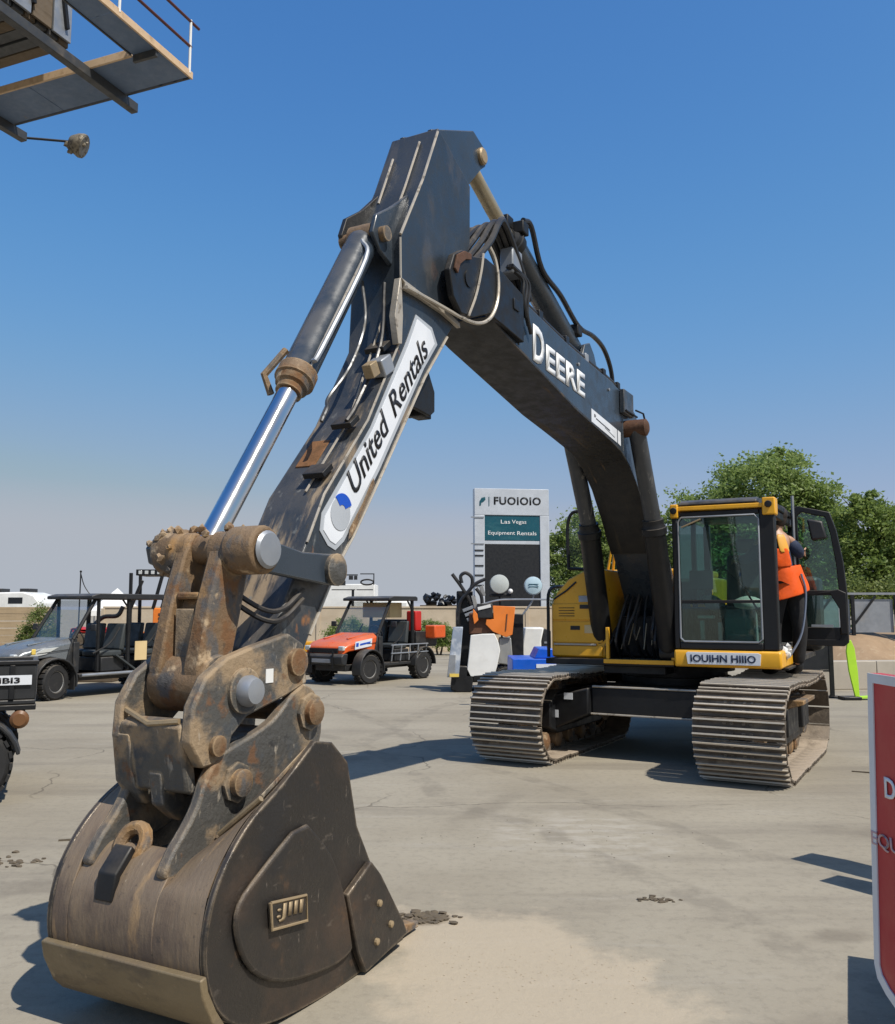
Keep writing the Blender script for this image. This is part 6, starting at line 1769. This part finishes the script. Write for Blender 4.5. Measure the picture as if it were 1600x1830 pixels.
for k in range(4):
    B().box(0.46, 0.58, -0.292, -0.281, 0.6 + k * 0.1, 0.64 + k * 0.1).build('vent', m_steel, gn)
for x in (0.12, 0.5):
    B().tube((x, -0.34, 0.13), (x, 0.34, 0.13), 0.13, n=18).build('wheel', m_rubber, gn)
bt_ = thing('blue_trailer', 'low bright blue trailer parked behind the excavator track', 'trailer', (1.04, 14.5, 0), 0)
B().box(0, 1.75, 0, 1.2, 0.45, 0.80).build('body', m_bluep, bt_, 0.015)
B().prism([(0.36, 0.803), (0.44, 0.96), (0.66, 0.96), (0.76, 0.803)], 0.1, 1.0).build('tool_box', m_bluep, bt_, 0.015)
B().box(0.38, 0.70, -0.012, -0.001, 0.66, 0.72).build('sticker', m_decal, bt_)
for x in (0.5, 1.3):
    for y in (0.02, 1.0):
        B().tube((x, y, 0.26), (x, y + 0.16, 0.26), 0.26, n=20).build('wheel', m_rubber, bt_, 0.02)
B().bar((0, 0.6, 0.5), (-0.6, 0.6, 0.45), 0.08, 0.08).build('drawbar', m_black, bt_, 0.008)

# ------------------------------------------------------------------ right side: marker, panel stand, red sign
fm = thing('marker_blade', 'lime green marker blade standing on a black foot right of the open cab door', 'marker', (7.18, 16.1, 0), 0)
B().prism([(0.03, 0.05), (-0.06, 0.5), (-0.09, 0.85), (-0.06, 1.02), (0.0, 1.05), (0.06, 0.9), (0.10, 0.5), (0.11, 0.05)], -0.02, 0.02).build('blade', m_grass_card, fm, 0.008)
B().prism([(0.05, 0.05), (0.35, 0.07), (0.38, 0.04), (0.05, 0.02)], -0.10, 0.10).build('blade_tail', m_grass_card, fm, 0.006)
B().box(-0.22, 0.10, -0.14, 0.14, 0, 0.06).build('foot', m_black, fm, 0.015)
ps = thing('panel_stand', 'dark framed panel stand with a pale lower sheet behind the right track', 'barrier', (6.42, 16.5, 0), 0)
B().box(0.52, 0.60, -0.03, 0.03, 0, 1.0).build('post', m_black, ps, 0.006)
B().box(-0.22, -0.16, -0.03, 0.03, 0, 1.0).build('post', m_tan, ps, 0.006)
B().box(-0.155, 0.515, -0.02, 0.02, 0.50, 0.98).build('dark_sheet', m_signd, ps, 0.004)
B().box(-0.155, 0.515, -0.02, 0.02, 0.05, 0.46).build('pale_sheet', m_conc, ps, 0.004)
B().box(-0.155, 0.515, -0.025, 0.025, 0.465, 0.495).build('rail', m_black, ps, 0.004)
B().box(-0.3, 0.7, -0.1, 0.1, -0.0, 0.03).build('base', m_black, ps, 0.006)
rs = thing('red_sign', 'dark red sign board with white border and lettering at the right edge', 'sign', (0.968, 2.10, 0), 0)
prof = [(-0.006, 1.453), (0.030, 0.80), (0.018, 0.772), (-0.02, 0.752), (-0.08, 0.735), (-0.20, 0.70), (-0.85, 0.70), (-0.85, 1.453)]
B().prism(prof, 0.004, 0.035, 'yz').build('board', m_redsign, rs, 0.003)
inn = [(-0.030, 1.432), (0.006, 0.805), (-0.004, 0.788), (-0.034, 0.772), (-0.09, 0.756), (-0.20, 0.722), (-0.83, 0.722), (-0.83, 1.432)]
bo_ = B()
n_ = len(prof)
a0 = [bo_.bm.verts.new((0.0005, y, z)) for y, z in prof]
a1 = [bo_.bm.verts.new((0.0005, y, z)) for y, z in inn]
b0 = [bo_.bm.verts.new((0.0035, y, z)) for y, z in prof]
b1 = [bo_.bm.verts.new((0.0035, y, z)) for y, z in inn]
for k in range(n_):
    j = (k + 1) % n_
    bo_.face([a0[k], a0[j], a1[j], a1[k]])
    bo_.face([b0[k], b1[k], b1[j], b0[j]])
    bo_.face([a0[k], b0[k], b0[j], a0[j]])
    bo_.face([a1[k], a1[j], b1[j], b1[k]])
bo_.build('white_border', m_white, rs)
text('DEERE', 'lettering', m_wletter, (0.002, -0.062, 1.185), (0, -1, 0), (-1, 0, 0), 0.045, rs, 0.002, width=0.2, bold=0.02)
text('EQUIPMENT', 'lettering', mat('faded pink lettering', (0.62, 0.40, 0.40), 0.5), (0.002, 0.012, 1.062), (0, -1, 0.05), (-1, 0, 0), 0.036, rs, 0.002, width=0.36, bold=0.01)
for y in (-0.62, -0.80):
    B().box(0.036, 0.075, y - 0.02, y + 0.02, 0, 1.44).build('post', m_steel, rs, 0.004)
B().box(-0.25, 0.35, -0.86, -0.56, -0.0, 0.05).build('base', m_black, rs, 0.01)
crt = thing('shadow_crate', 'unseen timber crate added just outside the frame to cast the shadow at lower right', 'crate', (1.77, 3.45, 0), R(-24))  # added shadow caster; only its shadow reaches the view
for k in range(3):
    B().box(0, 0.75, 0, 0.03, 0.02 + k * 0.15, 0.14 + k * 0.15).build('slat', m_board, crt, 0.004)
    B().box(0, 0.75, 0.72, 0.75, 0.02 + k * 0.15, 0.14 + k * 0.15).build('slat', m_board, crt, 0.004)
    B().box(0, 0.03, 0.032, 0.718, 0.02 + k * 0.15, 0.14 + k * 0.15).build('slat', m_board, crt, 0.004)
    B().box(0.72, 0.75, 0.032, 0.718, 0.02 + k * 0.15, 0.14 + k * 0.15).build('slat', m_board, crt, 0.004)
B().box(0.032, 0.718, 0.032, 0.718, 0.02, 0.40).build('contents', m_boardd, crt, 0.01)
sb_ = thing('shadow_boards', 'two unseen grey boards on black posts, added outside the right edge to cast a shadow', 'sign', (2.86, 5.49, 0), R(-55))  # invented boards outside the view, shaped to throw the second shadow
B().box(0, 0.95, -0.12, 0.12, 0.80, 1.12).build('board', m_steel, sb_, 0.006)
B().box(0.25, 1.0, -0.42, -0.22, 0.62, 0.93).build('lower_board', m_steel, sb_, 0.006)
for x, y, z in ((0.85, 0, 0.86), (0.9, -0.31, 0.70)):
    B().bar((x, y, 0), (x, y, z), 0.06, 0.06).build('post', m_black, sb_, 0.006)
B().box(0.75, 1.05, -0.45, 0.12, 0, 0.04).build('foot', m_black, sb_, 0.006)

# ------------------------------------------------------------------ person climbing into the cab
pn = thing('person', 'person in orange hi-vis vest and black trousers standing on the track at the cab door', 'person', (3.62, 9.55, 0.905), R(16))
def skin(name, verts, edges, m, par, sub=2, root=0):
    me = bpy.data.meshes.new(name)
    me.from_pydata([v[:3] for v in verts], edges, [])
    me.materials.append(m)
    o = bpy.data.objects.new(name, me)
    COL.objects.link(o)
    o.parent = par
    mo = o.modifiers.new('skin', 'SKIN')
    mo.use_smooth_shade = True
    for i, v in enumerate(verts):
        rr = v[3]
        me.skin_vertices[0].data[i].radius = (rr, v[4] if len(v) > 4 else rr)
        me.skin_vertices[0].data[i].use_root = (i == root)
    ss = o.modifiers.new('sub', 'SUBSURF')
    ss.levels = sub
    ss.render_levels = sub
    return o
body_v = [(-0.03, 0, 0.94, 0.13, 0.10), (-0.05, 0.01, 1.12, 0.12, 0.09), (-0.08, 0.02, 1.32, 0.15, 0.10), (-0.10, 0.03, 1.44, 0.13, 0.08), (-0.09, 0.04, 1.52, 0.055), (-0.07, 0.05, 1.60, 0.082), (-0.065, 0.06, 1.68, 0.086), (-0.065, 0.06, 1.74, 0.06),
          (0.07, 0, 0.88, 0.085), (0.10, -0.04, 0.48, 0.058), (0.10, 0.02, 0.09, 0.040), (0.11, -0.01 + 0.10, 0.04, 0.035), (0.11, 0.18, 0.03, 0.025),
          (-0.12, 0, 0.88, 0.085), (-0.12, 0.10, 0.50, 0.058), (-0.13, 0.06, 0.09, 0.040), (-0.13, 0.16, 0.04, 0.035), (-0.13, 0.25, 0.03, 0.025),
          (0.08, 0.02, 1.42, 0.052), (0.15, 0.0, 1.30, 0.045), (0.24, 0.10, 1.26, 0.036), (0.30, 0.14, 1.30, 0.026),
          (-0.28, 0.06, 1.42, 0.052), (-0.32, 0.20, 1.22, 0.045), (-0.30, 0.42, 1.22, 0.034), (-0.29, 0.50, 1.23, 0.028)]
body_e = [(0, 1), (1, 2), (2, 3), (3, 4), (4, 5), (5, 6), (6, 7), (0, 8), (8, 9), (9, 10), (10, 11), (11, 12), (0, 13), (13, 14), (14, 15), (15, 16), (16, 17), (3, 18), (18, 19), (19, 20), (20, 21), (3, 22), (22, 23), (23, 24), (24, 25)]
for hand, base, sx in ((21, (0.30, 0.14, 1.30), 1), (25, (-0.29, 0.50, 1.23), -1)):
    for k, (dx, L_) in enumerate(((-0.024, 0.055), (-0.008, 0.065), (0.008, 0.06), (0.022, 0.048))):
        i = len(body_v)
        d = (0.045, 0.02) if hand == 21 else (0.0, 0.05)
        body_v += [(base[0] + d[0] * 0.8, base[1] + d[1] * 0.8, base[2] + dx + 0.01, 0.010), (base[0] + d[0] * (0.8 + L_ * 14), base[1] + d[1] * (0.8 + L_ * 14), base[2] + dx - 0.01, 0.008)]
        body_e += [(hand, i), (i, i + 1)]
    i = len(body_v)
    body_v += [(base[0] + 0.02, base[1] - 0.02, base[2] + 0.035, 0.011), (base[0] + 0.045, base[1] - 0.015, base[2] + 0.06, 0.009)]
    body_e += [(hand, i), (i, i + 1)]
skin('body', body_v, body_e, m_skin, pn)
skin('trousers', [(-0.03, 0, 1.06, 0.15, 0.115), (0.075, 0, 0.84, 0.105), (0.105, -0.04, 0.48, 0.082), (0.105, 0.02, 0.10, 0.065), (-0.125, 0, 0.84, 0.105), (-0.125, 0.10, 0.50, 0.082), (-0.135, 0.06, 0.10, 0.065)],
     [(0, 1), (1, 2), (2, 3), (0, 4), (4, 5), (5, 6)], m_trous, pn)
skin('shirt', [(-0.03, 0, 1.02, 0.15, 0.115), (-0.05, 0.01, 1.14, 0.15, 0.115), (-0.08, 0.02, 1.32, 0.175, 0.118), (-0.10, 0.03, 1.45, 0.13, 0.09)], [(0, 1), (1, 2), (2, 3)], m_navy, pn)
def cloth(name, rings, a0, a1, m, seed, n=22, jit=0.05, tilt=0.0, thick=0.008):
    q = random.Random(seed)
    ph = [q.uniform(0, 6.28) for _ in range(3)]
    b = B()
    rows_ = []
    for i, (z, cx, cy, rx, ry) in enumerate(rings):
        row = []
        for k in range(n + 1):
            a = R(a0 + (a1 - a0) * k / n)
            f = 1 + jit * (math.sin(5 * a + ph[0] + z * 9) * 0.6 + math.sin(11 * a + ph[1] - z * 17) * 0.4) + q.uniform(-jit, jit) * 0.35
            x = cx + rx * f * math.cos(a)
            row.append(b.bm.verts.new((x, cy + ry * f * math.sin(a), z + tilt * x * (1 if i < 2 else 0.4) + q.uniform(-.006, .006))))
        rows_.append(row)
    for r0, r1 in zip(rows_, rows_[1:]):
        for k in range(n):
            b.face([r0[k], r0[k + 1], r1[k + 1], r1[k]])
    o = b.build(name, m, pn, keep_n=True)
    so = o.modifiers.new('thick', 'SOLIDIFY')
    so.thickness = thick
    so.offset = 1
    su = o.modifiers.new('sub', 'SUBSURF')
    su.levels = 1
    su.render_levels = 1
    return o
vst = cloth('vest', [(0.83, -0.0, 0, 0.235, 0.165), (0.90, -0.0, 0, 0.225, 0.16), (1.0, -0.015, 0, 0.205, 0.15), (1.10, -0.035, 0.005, 0.185, 0.145), (1.15, -0.04, 0.01, 0.178, 0.142)], 0, 360, m_vest, 3, tilt=0.28)
cloth('vest_front', [(1.13, -0.04, 0, 0.185, 0.15), (1.2, -0.05, 0, 0.185, 0.15), (1.28, -0.07, 0.01, 0.195, 0.15), (1.33, -0.08, 0.015, 0.20, 0.145)], 170, 268, m_vest, 5, n=10, jit=0.07)
cloth('vest_band', [(1.28, -0.07, 0.01, 0.205, 0.155), (1.38, -0.085, 0.02, 0.20, 0.145), (1.48, -0.095, 0.03, 0.155, 0.12)], 240, 272, m_vband, 7, n=5, jit=0.03)
skin('sleeve', [(0.03, 0.02, 1.42, 0.085), (0.14, 0.0, 1.32, 0.072), (0.24, 0.10, 1.27, 0.052)], [(0, 1), (1, 2)], m_navy, pn)
skin('sleeve', [(-0.23, 0.05, 1.42, 0.085), (-0.32, 0.18, 1.24, 0.070), (-0.30, 0.40, 1.22, 0.052)], [(0, 1), (1, 2)], m_navy, pn)
for x, y in ((0.11, 0.08), (-0.13, 0.15)):
    skin('boot', [(x, y - 0.07, 0.16, 0.062), (x, y - 0.05, 0.05, 0.055), (x, y + 0.08, 0.045, 0.048), (x, y + 0.15, 0.035, 0.035)], [(0, 1), (1, 2), (2, 3)], m_black, pn)
m_hair = mat('dark brown hair', (0.022, 0.014, 0.010), 0.6, 0, [], None, (90, 0.6))
hr = B()
hr.ball((-0.065, 0.035, 1.70), 0.108, 3, 0.02, (0.92, 1.0, 0.98))
hr.ball((-0.065, 0.0, 1.65), 0.082, 2, 0.03, (0.95, 0.75, 1.1))
hr.build('hair', m_hair, pn)
fc = B()
fc.ball((-0.065, 0.155, 1.64), 0.022, 1, 0, (0.7, 1, 1.3))
fc.build('nose', m_skin, pn)
for s in (-1, 1):
    B().ball((-0.065 + s * 0.092, 0.055, 1.645), 0.026, 1, 0, (0.5, 0.8, 1.2)).build('ear', m_skin, pn)
B().path(bez([(0.05, -0.16, 1.06), (0.09, -0.17, 0.85), (0.03, -0.16, 0.45), (-0.10, -0.12, 0.20)], 5), 0.012, 6).build('lanyard', mat('grey blue strap', (0.14, 0.17, 0.24), 0.7), pn)

rag = B()
for k in range(7):
    q = random.Random(k + 90)
    rag.ball((q.uniform(-.05, .05), q.uniform(-.04, .04), q.uniform(-.05, .05)), q.uniform(0.03, 0.05), 1, 0.3)
rag = rag.build('white_rag', m_white)
rag.location = (3.42, 9.16, 1.16)
tag(rag, 'crumpled white rag stuffed at the corner of the yellow cab sill', 'rag')
# ------------------------------------------------------------------ small debris on the yard
def clod(name, label, x, y, n, spread, r, m, seed, cat='debris'):
    q = random.Random(seed)
    o = B()
    for k in range(n):
        rr = r * q.uniform(0.35, 1.0)
        o.ball((q.gauss(0, spread), q.gauss(0, spread * 0.55), rr * 0.25), rr, 1, 0.3, (1.4, 1.1, 0.5))
    ob = o.build(name, m)
    ob.location = (x, y, 0.001)
    return tag(ob, label, cat, kind='stuff')
m_sand = mat('coarse sand', (0.46, 0.385, 0.285), 0.95, 0)
clod('soil_clods', 'dark soil clods scattered on the concrete at far left', -2.9, 5.9, 40, 0.16, 0.022, m_dirt, 1)
clod('soil_clods', 'small dark soil clods on the open concrete right of the sand', 1.16, 5.15, 26, 0.05, 0.014, m_dirt, 2)
clod('gravel_heap', 'dark gritty heap of soil at the bucket teeth', -0.10, 4.86, 80, 0.07, 0.022, m_dirt, 3)
clod('sand_grains', 'coarse sand spilled in front of the bucket', 0.40, 4.15, 300, 0.34, 0.0032, m_sand, 5)
clod('grit', 'tiny grit lying on the yard near the track', 0.8, 6.3, 50, 0.55, 0.0045, m_dirt, 6)
for i, (x, y, a, L_) in enumerate(((-2.63, 6.42, 0.2, 0.13), (-2.6, 7.05, 0.3, 0.16), (4.1, 9.0, -0.5, 0.25), (-2.35, 9.4, 0.8, 0.06))):
    s = B().bar((-L_ / 2, 0, 0.006), (L_ / 2, 0, 0.008), 0.012, 0.010).build('stick', m_dirt)
    s.location = (x, y, 0)
    s.rotation_euler = (0, 0, a)
    tag(s, ['short dark stick on the concrete left of the bucket', 'thin pale brown stick beyond the short dark one', 'dark bent strip lying beside the red sign edge', 'small dark scrap behind the black trailer tyre'][i], 'debris')
